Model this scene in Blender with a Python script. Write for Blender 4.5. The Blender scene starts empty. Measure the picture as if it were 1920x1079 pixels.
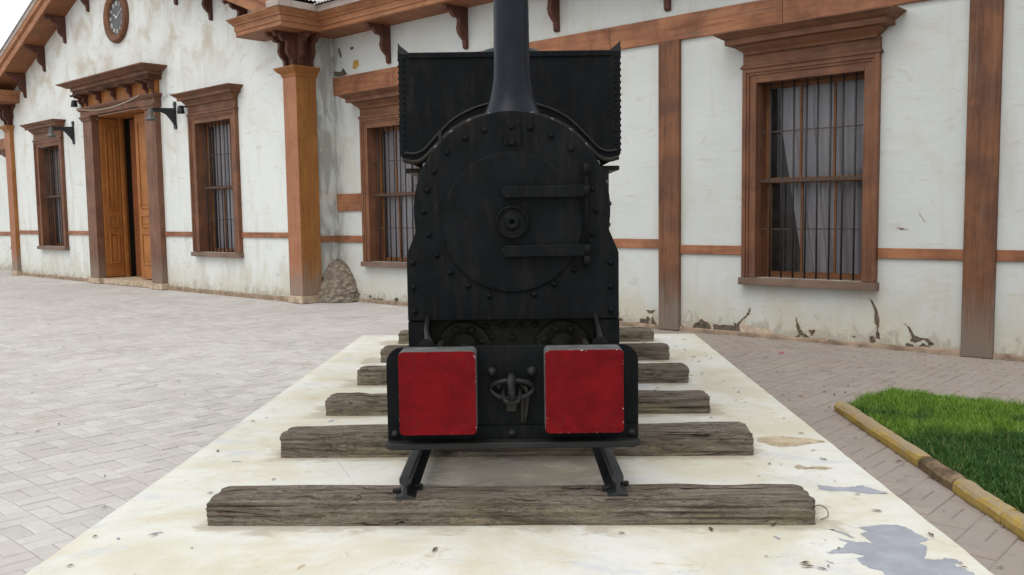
import bpy, bmesh, math, random
import numpy as np
from mathutils import Matrix, Vector
random.seed(7); np.random.seed(7)
R = math.radians
sc = bpy.context.scene
COL = sc.collection
# ---------------------------------------------------------------- camera
H = 1.45; FPX = 1700.0
_p, _r = R(-4.735), R(0.8)
cf = Vector((0, math.cos(_p), math.sin(_p))); cr = Vector((1, 0, 0)); cu = cr.cross(cf)
r2 = cr*math.cos(_r) - cu*math.sin(_r); u2 = cu*math.cos(_r) + cr*math.sin(_r)
cam = bpy.data.cameras.new('camera'); camo = bpy.data.objects.new('camera', cam); COL.objects.link(camo)
cam.sensor_width = 36; cam.lens = FPX/1920*36; cam.clip_end = 2000; cam.clip_start = 0.05
m = Matrix.Identity(4)
for i in range(3):
    m[i][0] = r2[i]; m[i][1] = u2[i]; m[i][2] = -cf[i]
m.translation = (0, 0, H)
camo.matrix_world = m
sc.camera = camo
def proj(x, y, z):
    d = Vector((x, y, z-H)); w = d.dot(cf)
    if w < .05: return None
    return 960+FPX*d.dot(r2)/w, 539.5-FPX*d.dot(u2)/w, w
# ---------------------------------------------------------------- world, sun (bright overcast)
SUN_EL, SUN_AZ = R(58), R(215)      # azimuth clockwise from +Y: behind the camera, to its left
world = bpy.data.worlds.new('World'); sc.world = world; world.use_nodes = True
wn = world.node_tree; wn.nodes.clear()
sky = wn.nodes.new('ShaderNodeTexSky'); sky.sky_type = 'NISHITA'; sky.sun_disc = False
sky.sun_elevation = SUN_EL; sky.sun_rotation = SUN_AZ; sky.air_density = 1.0; sky.dust_density = 4.0
bw = wn.nodes.new('ShaderNodeRGBToBW'); wn.links.new(sky.outputs[0], bw.inputs[0])
tint = wn.nodes.new('ShaderNodeMix'); tint.data_type = 'RGBA'; tint.inputs[0].default_value = 0.88
wn.links.new(sky.outputs[0], tint.inputs[6]); wn.links.new(bw.outputs[0], tint.inputs[7])
bg = wn.nodes.new('ShaderNodeBackground'); bg.inputs[1].default_value = 0.15
ovc = wn.nodes.new('ShaderNodeMix'); ovc.data_type = 'RGBA'; ovc.inputs[0].default_value = 0.82     # cloud deck evens the sky out
wn.links.new(tint.outputs[2], ovc.inputs[6]); ovc.inputs[7].default_value = (6.9, 7.15, 7.35, 1)
wn.links.new(ovc.outputs[2], bg.inputs[0])
wo = wn.nodes.new('ShaderNodeOutputWorld'); wn.links.new(bg.outputs[0], wo.inputs[0])
sun = bpy.data.lights.new('sun', 'SUN'); sun.energy = 0.9; sun.angle = R(35); sun.color = (1, .96, .9)
suno = bpy.data.objects.new('sun', sun); COL.objects.link(suno)
sd = Vector((math.sin(SUN_AZ)*math.cos(SUN_EL), math.cos(SUN_AZ)*math.cos(SUN_EL), math.sin(SUN_EL)))
suno.rotation_euler = sd.to_track_quat('Z', 'Y').to_euler(); suno.location = sd*30
sc.view_settings.view_transform = 'Standard'; sc.view_settings.look = 'None'
sc.view_settings.gamma = 1; sc.view_settings.use_curve_mapping = False
sc.view_settings.exposure = 0.30
sc.cycles.max_bounces = 8; sc.cycles.transparent_max_bounces = 16; sc.cycles.diffuse_bounces = 4
# ---------------------------------------------------------------- material toolkit
class N:
    def __init__(s, name):
        s.m = bpy.data.materials.new(name); s.m.use_nodes = True; s.t = s.m.node_tree
        s.t.nodes.clear()
        s.out = s.t.nodes.new('ShaderNodeOutputMaterial'); s.b = s.t.nodes.new('ShaderNodeBsdfPrincipled')
        s.t.links.new(s.b.outputs[0], s.out.inputs[0])
        s.tc = s.t.nodes.new('ShaderNodeTexCoord')
    def lk(s, a, b):
        if isinstance(a, (int, float)): b.default_value = a
        elif isinstance(a, tuple): b.default_value = a if len(a) == len(b.default_value) else tuple(a)+(1,)
        else: s.t.links.new(a, b)
    def obj(s): return s.tc.outputs['Object']
    def pos(s): return s.t.nodes.new('ShaderNodeNewGeometry').outputs['Position']
    def rnd(s): return s.t.nodes.new('ShaderNodeObjectInfo').outputs['Random']
    def map(s, v, scale=(1, 1, 1), loc=(0, 0, 0), rot=(0, 0, 0)):
        n = s.t.nodes.new('ShaderNodeMapping'); s.lk(v, n.inputs[0])
        n.inputs[1].default_value = loc; n.inputs[2].default_value = rot; n.inputs[3].default_value = scale
        return n.outputs[0]
    def shift(s, v, k=37.0):            # per-object offset of the pattern
        c = s.t.nodes.new('ShaderNodeVectorMath'); c.operation = 'ADD'; s.lk(v, c.inputs[0])
        q = s.ma('MULTIPLY', s.rnd(), k); s.lk(q, c.inputs[1]); return c.outputs[0]
    def noise(s, v, scale=5, detail=5, rough=.55, dist=0):
        n = s.t.nodes.new('ShaderNodeTexNoise'); s.lk(v, n.inputs['Vector'])
        n.inputs['Scale'].default_value = scale; n.inputs['Detail'].default_value = detail
        n.inputs['Roughness'].default_value = rough; n.inputs['Distortion'].default_value = dist
        return n.outputs[0]
    def vor(s, v, scale=5, feat='F1'):
        n = s.t.nodes.new('ShaderNodeTexVoronoi'); n.feature = feat; s.lk(v, n.inputs['Vector']); n.inputs['Scale'].default_value = scale
        return n.outputs['Distance']
    def white(s, v):
        n = s.t.nodes.new('ShaderNodeTexWhiteNoise'); s.lk(v, n.inputs[0]); return n.outputs[0]
    def ma(s, op, a, b=0.0, c=0.0):
        n = s.t.nodes.new('ShaderNodeMath'); n.operation = op
        s.lk(a, n.inputs[0]); s.lk(b, n.inputs[1]); s.lk(c, n.inputs[2]); return n.outputs[0]
    def sm(s, v, a, b, lo=0.0, hi=1.0):
        n = s.t.nodes.new('ShaderNodeMapRange'); n.interpolation_type = 'SMOOTHSTEP'; s.lk(v, n.inputs[0])
        n.inputs[1].default_value = a; n.inputs[2].default_value = b; n.inputs[3].default_value = lo; n.inputs[4].default_value = hi
        return n.outputs[0]
    def mix(s, f, a, b, mode='MIX'):
        n = s.t.nodes.new('ShaderNodeMix'); n.data_type = 'RGBA'; n.blend_type = mode
        s.lk(f, n.inputs[0]); s.lk(a, n.inputs[6]); s.lk(b, n.inputs[7]); return n.outputs[2]
    def xyz(s, v):
        n = s.t.nodes.new('ShaderNodeSeparateXYZ'); s.lk(v, n.inputs[0]); return n.outputs
    def cmb(s, x, y, z):
        n = s.t.nodes.new('ShaderNodeCombineXYZ'); s.lk(x, n.inputs[0]); s.lk(y, n.inputs[1]); s.lk(z, n.inputs[2]); return n.outputs[0]
    def bump(s, h, strength=.3, dist=.01, prev=None):
        n = s.t.nodes.new('ShaderNodeBump'); s.lk(h, n.inputs['Height']); n.inputs['Strength'].default_value = strength
        n.inputs['Distance'].default_value = dist
        if prev is not None: s.lk(prev, n.inputs['Normal'])
        return n.outputs[0]
    def ma_vec(s, v, f):
        n = s.t.nodes.new('ShaderNodeVectorMath'); n.operation = 'ADD'; s.lk(v, n.inputs[0]); s.lk(f, n.inputs[1]); return n.outputs[0]
    def attr(s, nm):
        n = s.t.nodes.new('ShaderNodeAttribute'); n.attribute_name = nm; return n.outputs
    def done(s, col=None, rough=.7, nrm=None, spec=None, metal=None):
        if col is not None: s.lk(col, s.b.inputs['Base Color'])
        s.lk(rough, s.b.inputs['Roughness'])
        if nrm is not None: s.lk(nrm, s.b.inputs['Normal'])
        if spec is not None: s.b.inputs['Specular IOR Level'].default_value = spec
        if metal is not None: s.b.inputs['Metallic'].default_value = metal
        return s.m
def painted_wood(name, a, b, dark, axis='z', weather=.35, grey=(.235, .195, .16), low_=True):
    n = N(name); o = n.shift(n.obj())
    k = {'z': (14, 14, .7), 'x': (.7, 14, 14), 'y': (14, .7, 14)}[axis]
    g = n.noise(n.map(o, k), 2.2, 6, .6, .4); g2 = n.noise(n.map(o, tuple(q*3 for q in k)), 2.5, 4, .6)
    blot = n.noise(o, 2.3, 6, .62, .6)
    c = n.mix(n.sm(blot, .32, .68), a, b)
    c = n.mix(n.sm(g, .45, .75, 0, .55), c, dark)
    c = n.mix(n.sm(g2, .56, .72, 0, .5), c, dark)
    wv = n.noise(n.map(o, tuple(q*.4 for q in k)), 3, 7, .7)
    c = n.mix(n.sm(wv, .55, .72, 0, weather), c, grey)
    z = n.xyz(n.obj())[2]
    zz = n.ma('ADD', z, n.ma('MULTIPLY', blot, .5))
    zz = n.ma('ADD', zz, n.ma('MULTIPLY', g, .9))
    low = n.sm(zz, 1.45, .80, 0, .80)                      # paint worn off near the ground
    if axis == 'z' and low_: c = n.mix(low, c, grey)
    sct = n.noise(n.map(o, tuple(q*1.1 for q in k)), 6, 5, .8, 1.2); c = n.mix(n.ma('MULTIPLY', n.sm(sct, .63, .68), n.sm(n.noise(o, 3.1, 4), .48, .6)), c, tuple(q*.6 for q in dark))
    chips = n.sm(n.noise(o, 30, 4, .7), .72, .76); c = n.mix(n.ma('MULTIPLY', chips, .6), c, (.5, .44, .36))
    nr = n.bump(n.ma('ADD', g, n.ma('MULTIPLY', g2, .5)), .35, .006)
    return n.done(c, n.sm(g, .3, .7, .5, .75), nr, .3)
M = {}
RB = ((.20, .080, .040), (.36, .155, .075), (.10, .042, .025))
M['beam'] = painted_wood('reddish_beam_paint', *RB, 'x')
M['post'] = painted_wood('reddish_post_paint', (.105, .048, .028), (.20, .082, .038), (.055, .025, .017), 'z', .35, (.19, .155, .125))
M['trim'] = painted_wood('brown_trim_paint', (.120, .052, .028), (.205, .090, .044), (.07, .03, .018), 'x', .25)
M['trimv'] = painted_wood('brown_trim_upright', (.120, .050, .028), (.205, .088, .044), (.07, .03, .018), 'z', .25)
M['dark'] = painted_wood('dark_bracket_paint', (.070, .026, .017), (.115, .042, .026), (.030, .013, .010), 'z', .12, low_=False)
M['pil'] = painted_wood('dull_pilaster_paint', (.135, .062, .036), (.20, .095, .055), (.07, .034, .022), 'z', .3, (.20, .155, .12))
M['var'] = painted_wood('varnished_door_wood', (.29, .105, .024), (.38, .150, .038), (.17, .058, .016), 'z', .05, low_=False)
M['vard'] = painted_wood('dark_varnished_wood', (.20, .065, .024), (.27, .09, .030), (.11, .035, .014), 'z', .05, low_=False)
M['colf'] = painted_wood('column_front_paint', (.29, .115, .055), (.36, .155, .08), (.16, .07, .04), 'z', .3)
M['cols'] = painted_wood('column_side_varnish', (.26, .105, .026), (.34, .145, .038), (.14, .055, .018), 'z', .15)
M['eave'] = painted_wood('orange_eave_paint', (.26, .105, .042), (.36, .16, .075), (.13, .05, .025), 'x', .4)
M['soff'] = painted_wood('soffit_board_paint', (.19, .075, .032), (.27, .11, .048), (.10, .04, .02), 'y', .25)
M['sill'] = painted_wood('weathered_sill_wood', (.15, .095, .068), (.20, .135, .10), (.08, .055, .042), 'x', .8, (.24, .20, .17))
M['sash'] = painted_wood('dull_sash_wood', (.15, .062, .024), (.22, .095, .034), (.07, .03, .014), 'x', .1)
M['edge'] = painted_wood('bare_grey_edge_board', (.36, .29, .25), (.44, .38, .33), (.20, .15, .12), 'x', .6, (.42, .39, .36))
def plaster(name, lo=(.60, .625, .60), hi_=(.72, .735, .71)):
    n = N(name); o = n.obj(); X = n.xyz(o)
    c = n.mix(n.noise(o, .9, 4, .6), lo, hi_)
    st = n.noise(o, 1.15, 7, .66, .7)
    c = n.mix(n.sm(st, .50, .74, 0, .50), c, (.50, .45, .35))
    hi = n.ma('MULTIPLY', n.sm(X[2], 3.7, 4.7), n.sm(X[0], -13.2, -14.2))       # stained gable field
    c = n.mix(n.ma('MULTIPLY', hi, n.sm(n.noise(o, 1.5, 6, .6, .5), .42, .68, 0, .62)), c, (.42, .345, .255))
    streak = n.noise(n.map(o, (2.2, 2.2, .25)), 2.0, 6, .6, .2)
    c = n.mix(n.sm(streak, .52, .74, 0, .48), c, (.46, .43, .35))
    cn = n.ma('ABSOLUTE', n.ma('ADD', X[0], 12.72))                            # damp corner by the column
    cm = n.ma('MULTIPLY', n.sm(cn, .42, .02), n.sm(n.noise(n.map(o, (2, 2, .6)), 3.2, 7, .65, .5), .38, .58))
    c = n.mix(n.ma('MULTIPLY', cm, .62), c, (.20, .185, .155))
    g = n.ma('SUBTRACT', n.noise(n.map(o, (1, 1, .5)), 2.4, 6, .7), n.ma('MULTIPLY', X[2], .52))
    c = n.mix(n.sm(g, .10, .52, 0, .62), c, (.47, .43, .32))
    g2 = n.ma('SUBTRACT', n.noise(n.map(o, (1.2, 1, .8)), 5.5, 7, .75, .6), n.ma('MULTIPLY', X[2], .9)); c = n.mix(n.sm(g2, .33, .45, 0, .55), c, (.30, .255, .20))
    sp = n.sm(n.noise(n.map(o, (1, 1, 1.3)), 17, 6, .7, 1.0), .70, .735)
    c = n.mix(n.ma('MULTIPLY', sp, .45), c, (.36, .31, .25))
    dent = n.sm(n.noise(n.map(o, (.8, 1, 2.2)), 3.6, 4, .5, 1.4), .60, .70)
    c = n.mix(n.ma('MULTIPLY', dent, .40), c, (.45, .41, .34))
    nr = n.bump(n.noise(o, 1.6, 3, .5, .3), .35, .05)
    nr = n.bump(n.noise(n.map(o, (.8, 1, 2.2)), 3.6, 3, .45, 1.4), .10, .03, nr)
    nr = n.bump(n.noise(o, 45, 5, .65), .16, .008, nr)
    return n.done(c, .9, nr, .15)
M['plaster'] = plaster('whitewashed_plaster')
M['plaster2'] = plaster('plaster_with_painted_shade', (.49, .51, .49), (.60, .615, .60))  # same whitewash, greyed in its colour for the dimmer light on the main wall
def plain(name, col, rough=.6, var=.25, scale=12, bump=.15, spec=.4, metal=None):
    n = N(name); o = n.shift(n.obj()); f = n.noise(o, scale, 6, .65)
    d = tuple(q*(1-var) for q in col); l = tuple(min(1, q*(1+var)) for q in col)
    return n.done(n.mix(n.sm(f, .3, .7), d, l), n.sm(f, .3, .7, rough-.08, rough+.08), n.bump(f, bump, .004), spec, metal)
M['mud'] = plain('bare_adobe_mud', (.115, .092, .072), .95, .45, 22, .6, .1)
M['tan'] = plain('tan_exposed_undercoat', (.50, .40, .30), .95, .25, 16, .5, .1)
M['ochre'] = plain('ochre_undercoat', (.42, .25, .07), .95, .2, 16, .5, .1)
M['base'] = plain('dusty_base_course', (.27, .20, .145), .95, .35, 7, .6, .1)
M['plinthb'] = plain('pale_block', (.42, .33, .24), .95, .3, 9, .5, .1)
M['iron'] = plain('black_iron', (.018, .019, .021), .5, .3, 20, .2)
M['bar'] = plain('dark_window_bar', (.022, .020, .020), .6, .3, 30, .2)
M['rustbar'] = plain('rusty_crossbar', (.065, .042, .032), .8, .4, 30, .3)
M['inside'] = plain('dark_room', (.03, .022, .018), .9, .3, 2, .1)
M['bulb'] = plain('dusty_lamp_bell', (.085, .085, .078), .5, .3, 15, .2)
M['cablew'] = plain('pale_cable_sheath', (.45, .42, .37), .6, .1, 30, .1)
M['numeral'] = plain('off_white_numeral_paint', (.7, .7, .66), .6, .1, 30, .1)
def curtain():
    n = N('mauve_grey_curtain'); o = n.obj()
    c = n.mix(n.noise(n.map(o, (3, 3, .6)), 3, 4, .6), (.25, .235, .26), (.44, .42, .45))
    return n.done(c, .9, None, .1)
M['curtain'] = curtain()
def dial():
    n = N('dial_enamel'); o = n.obj()
    c = n.mix(n.noise(o, 4, 5), (.035, .038, .038), (.075, .08, .075)); return n.done(c, .3, None, .25)
M['dial'] = dial()
def glass():
    n = N('window_glass'); n.b.inputs['Transmission Weight'].default_value = 1
    n.b.inputs['IOR'].default_value = 1.35
    # thin pane: clear with a dusty film
    tr = n.t.nodes.new('ShaderNodeBsdfTransparent'); gl = n.t.nodes.new('ShaderNodeBsdfGlossy'); gl.inputs['Roughness'].default_value = 0.0
    df = n.t.nodes.new('ShaderNodeBsdfDiffuse'); df.inputs[0].default_value = (.30, .29, .29, 1)
    fr = n.t.nodes.new('ShaderNodeFresnel'); fr.inputs[0].default_value = 1.35
    a = n.t.nodes.new('ShaderNodeMixShader'); b2 = n.t.nodes.new('ShaderNodeMixShader')
    dn = n.sm(n.noise(n.obj(), 5, 6), .3, .8, .02, .10); n.lk(dn, a.inputs[0]); n.t.links.new(tr.outputs[0], a.inputs[1]); n.t.links.new(df.outputs[0], a.inputs[2])
    n.lk(fr.outputs[0], b2.inputs[0]); n.t.links.new(a.outputs[0], b2.inputs[1]); n.t.links.new(gl.outputs[0], b2.inputs[2])
    n.t.links.new(b2.outputs[0], n.out.inputs[0]); n.t.nodes.remove(n.b)
    return n.m
M['glass'] = glass()
def loco_paint(name, col=(.0048, .0058, .0068), rough=.55, dust=.22, spec=.09):
    n = N(name); o = n.pos()
    f = n.noise(o, 7, 7, .65, .3); f2 = n.noise(n.map(o, (6, 6, 1.2)), 4, 6, .65)
    c = n.mix(n.sm(f, .35, .7), tuple(q*.75 for q in col), tuple(q*1.5 for q in col))
    c = n.mix(n.sm(f2, .46, .72, 0, dust*2.2), c, (.019, .017, .0145))
    c = n.mix(n.sm(n.noise(n.map(o, (3, 3, .5)), 6, 6, .7), .58, .70, 0, .5), c, (.024, .020, .016))
    c = n.mix(n.sm(n.noise(o, 3, 8, .75, .5), .62, .70, 0, .45), c, (.034, .016, .010))
    sc_ = n.sm(n.noise(n.map(o, (1, 1, 1)), 60, 3, .7), .76, .79); c = n.mix(n.ma('MULTIPLY', sc_, .35), c, (.10, .10, .10))
    nr = n.bump(n.noise(o, 9, 4, .5), .12, .01); nr = n.bump(n.noise(o, 110, 4, .6), .10, .002, nr)
    return n.done(c, n.sm(f, .3, .7, rough-.08, rough+.12), nr, spec)
M['loco'] = loco_paint('weathered_black_engine_paint')
M['rim'] = loco_paint('shiny_black_rivet_paint', (.02, .021, .022), .26, .2, .6)
M['lococh'] = loco_paint('smooth_black_chimney_paint', (.0075, .010, .0165), .30, .15, .16)
M['locog'] = loco_paint('dusty_grey_black_iron', (.014, .015, .015), .55, .6, .25)
M['locob'] = loco_paint('greasy_brown_black_iron', (.021, .0195, .015), .5, .6, .15)
M['rail'] = loco_paint('steel_rail_black', (.012, .015, .018), .42, .5, .4)
M['blockside'] = plain('grey_painted_timber', (.085, .088, .085), .7, .35, 14, .3)
def red():
    n = N('chipped_red_paint'); o = n.shift(n.obj())
    f = n.noise(o, 9, 6, .7, .4)
    c = n.mix(n.sm(f, .35, .7), (.105, .0036, .0055), (.160, .0050, .0075))
    c = n.mix(n.sm(n.noise(n.map(o, (6, 6, 1)), 4, 6, .7), .58, .75, 0, .5), c, (.085, .005, .007))
    X = n.xyz(n.obj())
    e = n.ma('MAXIMUM', n.ma('DIVIDE', n.ma('ABSOLUTE', X[0]), .155), n.ma('DIVIDE', n.ma('ABSOLUTE', X[2]), .170))
    em = n.sm(e, .90, 1.0, 0, .13)
    ch = n.sm(n.ma('ADD', n.noise(o, 55, 5, .75), em), .735, .755); c = n.mix(ch, c, (.50, .38, .36))
    rings = n.ma('ADD', n.ma('POWER', n.ma('SUBTRACT', n.ma('ABSOLUTE', X[0]), .105), 2.0), n.ma('POWER', n.ma('SUBTRACT', n.ma('ABSOLUTE', X[2]), .118), 2.0))
    rg = n.sm(n.ma('ABSOLUTE', n.ma('SUBTRACT', n.ma('SQRT', rings), .022)), .007, .0, 0, .55)
    c = n.mix(n.ma('MULTIPLY', rg, n.sm(f, .4, .6)), c, (.09, .012, .012))
    return n.done(c, .75, n.bump(n.noise(o, 30, 6, .7), .25, .003), .08)
M['red'] = red()
def timber():
    n = N('weathered_sleeper_timber'); o = n.shift(n.obj()); X = n.xyz(n.obj())
    wv = n.ma('MULTIPLY', n.noise(n.map(o, (1, 1, 1)), 2.6, 3, .5, .8), .10); O = n.xyz(o); kn = n.vor(n.map(o, (.55, 1.3, 1.3)), 4.2)
    kk = n.ma('MULTIPLY', n.sm(kn, .30, .0), .06)
    o = n.cmb(O[0], n.ma('ADD', n.ma('ADD', O[1], wv), kk), n.ma('ADD', n.ma('ADD', O[2], wv), kk))
    g = n.noise(n.map(o, (.8, 9, 13)), 3.4, 9, .74, .6); g2 = n.noise(n.map(o, (1.1, 34, 50)), 2.4, 6, .75, .3)
    crk = n.noise(n.map(o, (.7, 22, 30)), 2.0, 4, .6, .5)
    b = n.noise(n.map(o, (.6, 1, 1.6)), 3.2, 5, .6, .4)
    c = n.mix(n.sm(b, .3, .7), (.175, .138, .102), (.295, .25, .20))
    c = n.mix(n.sm(g, .36, .54, .80, 0), c, (.068, .052, .040))
    c = n.mix(n.sm(g2, .48, .68, 0, .75), c, (.37, .33, .285))
    rd = n.sm(n.noise(n.map(o, (.8, 4, 4)), 5, 5, .6), .60, .68); c = n.mix(n.ma('MULTIPLY', rd, .5), c, (.11, .045, .030))
    c = n.mix(n.sm(crk, .37, .31, 0, .95), c, (.022, .017, .014)); c = n.mix(n.sm(kn, .13, .04, 0, .75), c, (.050, .036, .028))
    # old cream paint on the lower front face
    fr = n.ma('MULTIPLY', n.sm(X[1], -.085, -.098), n.sm(X[2], .068, .058))
    ym = n.ma('MULTIPLY', fr, n.sm(n.noise(n.map(o, (1, 1, 3)), 3.0, 7, .7, .5), .48, .56))
    c = n.mix(n.ma('MULTIPLY', ym, .40), c, (.34, .30, .17))
    nr = n.bump(g, 1.0, .03); nr = n.bump(g2, .8, .010, nr); nr = n.bump(n.sm(crk, .30, .38), .9, .012, nr)
    return n.done(c, .92, nr, .12)
M['timber'] = timber()
def cream():
    n = N('cream_painted_concrete'); o = n.obj()
    c = n.mix(n.sm(n.noise(o, 1.7, 6, .65, .5), .34, .66), (.57, .535, .42), (.67, .66, .615))
    c = n.mix(n.sm(n.noise(n.map(o, (1, 2.2, 1)), 1.8, 7, .7, .6), .50, .70, 0, .45), c, (.55, .47, .30))
    c = n.mix(n.sm(n.noise(n.map(o, (1, 1.8, 1), (5, 3, 0)), 2.6, 7, .7, .5), .53, .70, 0, .62), c, (.49, .51, .56))
    c = n.mix(n.sm(n.noise(n.map(o, (1, 1.3, 1), (9, 1, 0)), 13, 6, .7, .8), .685, .71, 0, .6), c, (.42, .40, .40))
    c = n.mix(n.sm(n.noise(n.map(o, (1, 1.5, 1), (2, 7, 0)), 5.5, 7, .75, .7), .60, .68, 0, .55), c, (.44, .37, .24))
    c = n.mix(n.sm(n.noise(n.map(o, (1, 2.0, 1), (4, 4, 0)), 34, 5, .75, .6), .655, .70, 0, .55), c, (.36, .32, .26))
    c = n.mix(n.sm(n.vor(n.map(n.ma_vec(o, n.noise(o, 3, 5)), (1, 1, 1)), 1.1, 'DISTANCE_TO_EDGE'), .004, .001, 0, .35), c, (.33, .30, .26))
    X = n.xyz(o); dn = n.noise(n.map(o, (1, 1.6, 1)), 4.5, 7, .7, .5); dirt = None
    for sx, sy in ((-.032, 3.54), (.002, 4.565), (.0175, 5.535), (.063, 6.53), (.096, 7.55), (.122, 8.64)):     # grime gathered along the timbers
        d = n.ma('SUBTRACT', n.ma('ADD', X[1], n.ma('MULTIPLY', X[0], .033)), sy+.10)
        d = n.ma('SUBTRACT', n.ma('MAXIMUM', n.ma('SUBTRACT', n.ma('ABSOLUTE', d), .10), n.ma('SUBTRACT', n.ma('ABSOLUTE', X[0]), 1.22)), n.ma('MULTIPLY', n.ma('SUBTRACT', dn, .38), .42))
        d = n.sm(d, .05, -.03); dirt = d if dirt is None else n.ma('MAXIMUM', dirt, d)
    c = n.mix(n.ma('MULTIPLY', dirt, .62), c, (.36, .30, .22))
    track = n.ma('MULTIPLY', n.sm(n.ma('ABSOLUTE', X[0]), .62, .40), n.sm(X[1], 3.5, 3.75)); c = n.mix(n.ma('MULTIPLY', track, n.sm(dn, .25, .55, .35, .85)), c, (.26, .225, .18))   # darker mottled band under the engine
    nr = n.bump(n.noise(o, 5, 6, .6), .25, .012); nr = n.bump(n.noise(o, 70, 5, .6), .14, .003, nr)
    return n.done(c, .78, nr, .2)
M['cream'] = cream()
M['bare'] = plain('bare_grey_cement', (.315, .325, .36), .85, .12, 9, .15, .2)
M['ochrespill'] = plain('tan_worn_cement', (.44, .36, .25), .85, .3, 14, .3, .2)
TH = R(-42.7)                 # local frame of the building: x along the wall, y into it
def pave_cols(n, v, key):
    # v: random per paver
    c = n.mix(v, (.425, .40, .378), (.54, .515, .49))
    c = n.mix(n.sm(key, .78, .9, 0, .6), c, (.47, .42, .40))
    P = n.pos(); X = n.xyz(P)
    c = n.mix(n.sm(n.noise(P, 22, 6, .7), .35, .75, 0, .35), c, (.30, .265, .245))
    c = n.mix(n.sm(n.noise(P, .7, 5, .6, .5), .35, .7, 0, .35), c, (.60, .57, .54))
    c = n.mix(n.sm(n.noise(P, 1.3, 7, .65, .5), .52, .75, 0, .45), c, (.36, .275, .225))
    # the court east of the plinth is mixed darker and redder
    e = n.sm(n.ma('ADD', X[0], n.ma('MULTIPLY', n.noise(P, 1.5, 4), .8)), .6, 2.2, 0, .74)
    c = n.mix(e, c, (.245, .195, .162))
    w = n.ma('MULTIPLY', n.sm(n.noise(P, 2.2, 7, .7, .6), .48, .6), e); c = n.mix(n.ma('MULTIPLY', w, .45), c, (.36, .31, .27)); w2 = n.ma('MULTIPLY', n.sm(n.noise(P, 3.7, 7, .75, .5), .54, .68), e); c = n.mix(n.ma('MULTIPLY', w2, .5), c, (.15, .12, .10))
    return c, P
def paver_mat():
    n = N('concrete_paver')
    at = n.attr('rnd'); r = n.ma('FRACT', n.ma('ADD', n.rnd(), at[2])); k = n.white(n.cmb(r, 3.1, 7.7))
    c, P = pave_cols(n, r, k)
    nr = n.bump(n.noise(P, 60, 6, .7), .3, .004); nr = n.bump(n.noise(P, 9, 4, .6), .2, .01, nr)
    return n.done(c, .92, nr, .15)
M['paver'] = paver_mat()
def ground_mat():
    n = N('paved_court_far'); P = n.pos(); L = n.map(P, (1, 1, 1), (0, 0, 0), (0, 0, -TH))
    X = n.xyz(L); sx = n.ma('DIVIDE', X[0], .2); sy = n.ma('DIVIDE', X[1], .2)
    fx = n.ma('FRACT', sx); fy = n.ma('FRACT', sy); ix = n.ma('FLOOR', sx); iy = n.ma('FLOOR', sy)
    par = n.ma('MODULO', n.ma('ABSOLUTE', n.ma('ADD', ix, iy)), 2.0); par = n.ma('GREATER_THAN', par, .5)
    hx = n.ma('GREATER_THAN', fx, .5); hy = n.ma('GREATER_THAN', fy, .5)
    half = n.ma('ADD', n.ma('MULTIPLY', par, hx), n.ma('MULTIPLY', n.ma('SUBTRACT', 1.0, par), hy))
    r = n.white(n.cmb(ix, iy, half)); k = n.white(n.cmb(iy, ix, n.ma('ADD', half, 5.0)))
    ex = n.ma('MINIMUM', fx, n.ma('SUBTRACT', 1.0, fx)); ey = n.ma('MINIMUM', fy, n.ma('SUBTRACT', 1.0, fy))
    mx = n.ma('ABSOLUTE', n.ma('SUBTRACT', fx, .5)); my = n.ma('ABSOLUTE', n.ma('SUBTRACT', fy, .5))
    mid = n.ma('ADD', n.ma('MULTIPLY', par, mx), n.ma('MULTIPLY', n.ma('SUBTRACT', 1.0, par), my))
    j = n.sm(n.ma('MINIMUM', n.ma('MINIMUM', ex, ey), mid), .035, .015)
    c, _ = pave_cols(n, r, k)
    c = n.mix(n.ma('MULTIPLY', j, .40), c, (.25, .215, .195))
    nr = n.bump(n.noise(P, 30, 6, .7), .3, .006)
    return n.done(c, .93, nr, .12)
M['ground'] = ground_mat()
M['sand'] = plain('dirty_joint_sand', (.20, .165, .145), .95, .3, 20, .4, .1)
def kerb():
    n = N('worn_yellow_kerb_paint'); o = n.pos(); f = n.noise(o, 9, 7, .72, .5)
    c = n.mix(n.noise(o, 5, 6, .7), (.34, .22, .035), (.50, .36, .12))
    nz = n.xyz(n.t.nodes.new('ShaderNodeNewGeometry').outputs['Normal'])[2]
    c = n.mix(n.sm(n.ma('ADD', f, n.ma('MULTIPLY', n.sm(nz, .3, .9), .17)), .52, .64, 0, .8), c, (.30, .24, .17))
    c = n.mix(n.sm(n.noise(o, 11, 8, .78, .4), .57, .66, 0, .8), c, (.16, .125, .09)); c = n.mix(n.sm(n.xyz(o)[2], .022, .0, 0, .7), c, (.14, .11, .085))
    return n.done(c, .85, n.bump(f, .6, .012), .2)
M['kerb'] = kerb()
M['kerbd'] = plain('mostly_bare_brown_kerb', (.17, .12, .075), .9, .5, 9, .5, .15)
def grassm():
    n = N('lawn_grass_blades'); P = n.pos(); at = n.attr('rnd')[2]
    c = n.mix(at, (.020, .062, .014), (.065, .15, .026))
    c = n.mix(n.sm(n.ma('ADD', n.noise(P, 1.9, 5, .65), n.sm(n.xyz(P)[1], 5.0, 5.9, -.16, .12)), .46, .62, 0, .8), c, (.17, .30, .030))
    c = n.mix(n.sm(at, .90, 1.0, 0, .85), c, (.30, .27, .11))
    m_ = n.done(c, .62, None, .25); return m_
M['grass'] = grassm()
M['soil'] = plain('dark_lawn_soil', (.035, .045, .015), .95, .4, 10, .5, .1)
M['litter'] = plain('dry_leaf_bits', (.13, .095, .065), .9, .5, 60, .1, .1)
M['petal'] = plain('magenta_petal', (.45, .02, .10), .6, .2, 40, .1, .3)
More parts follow.
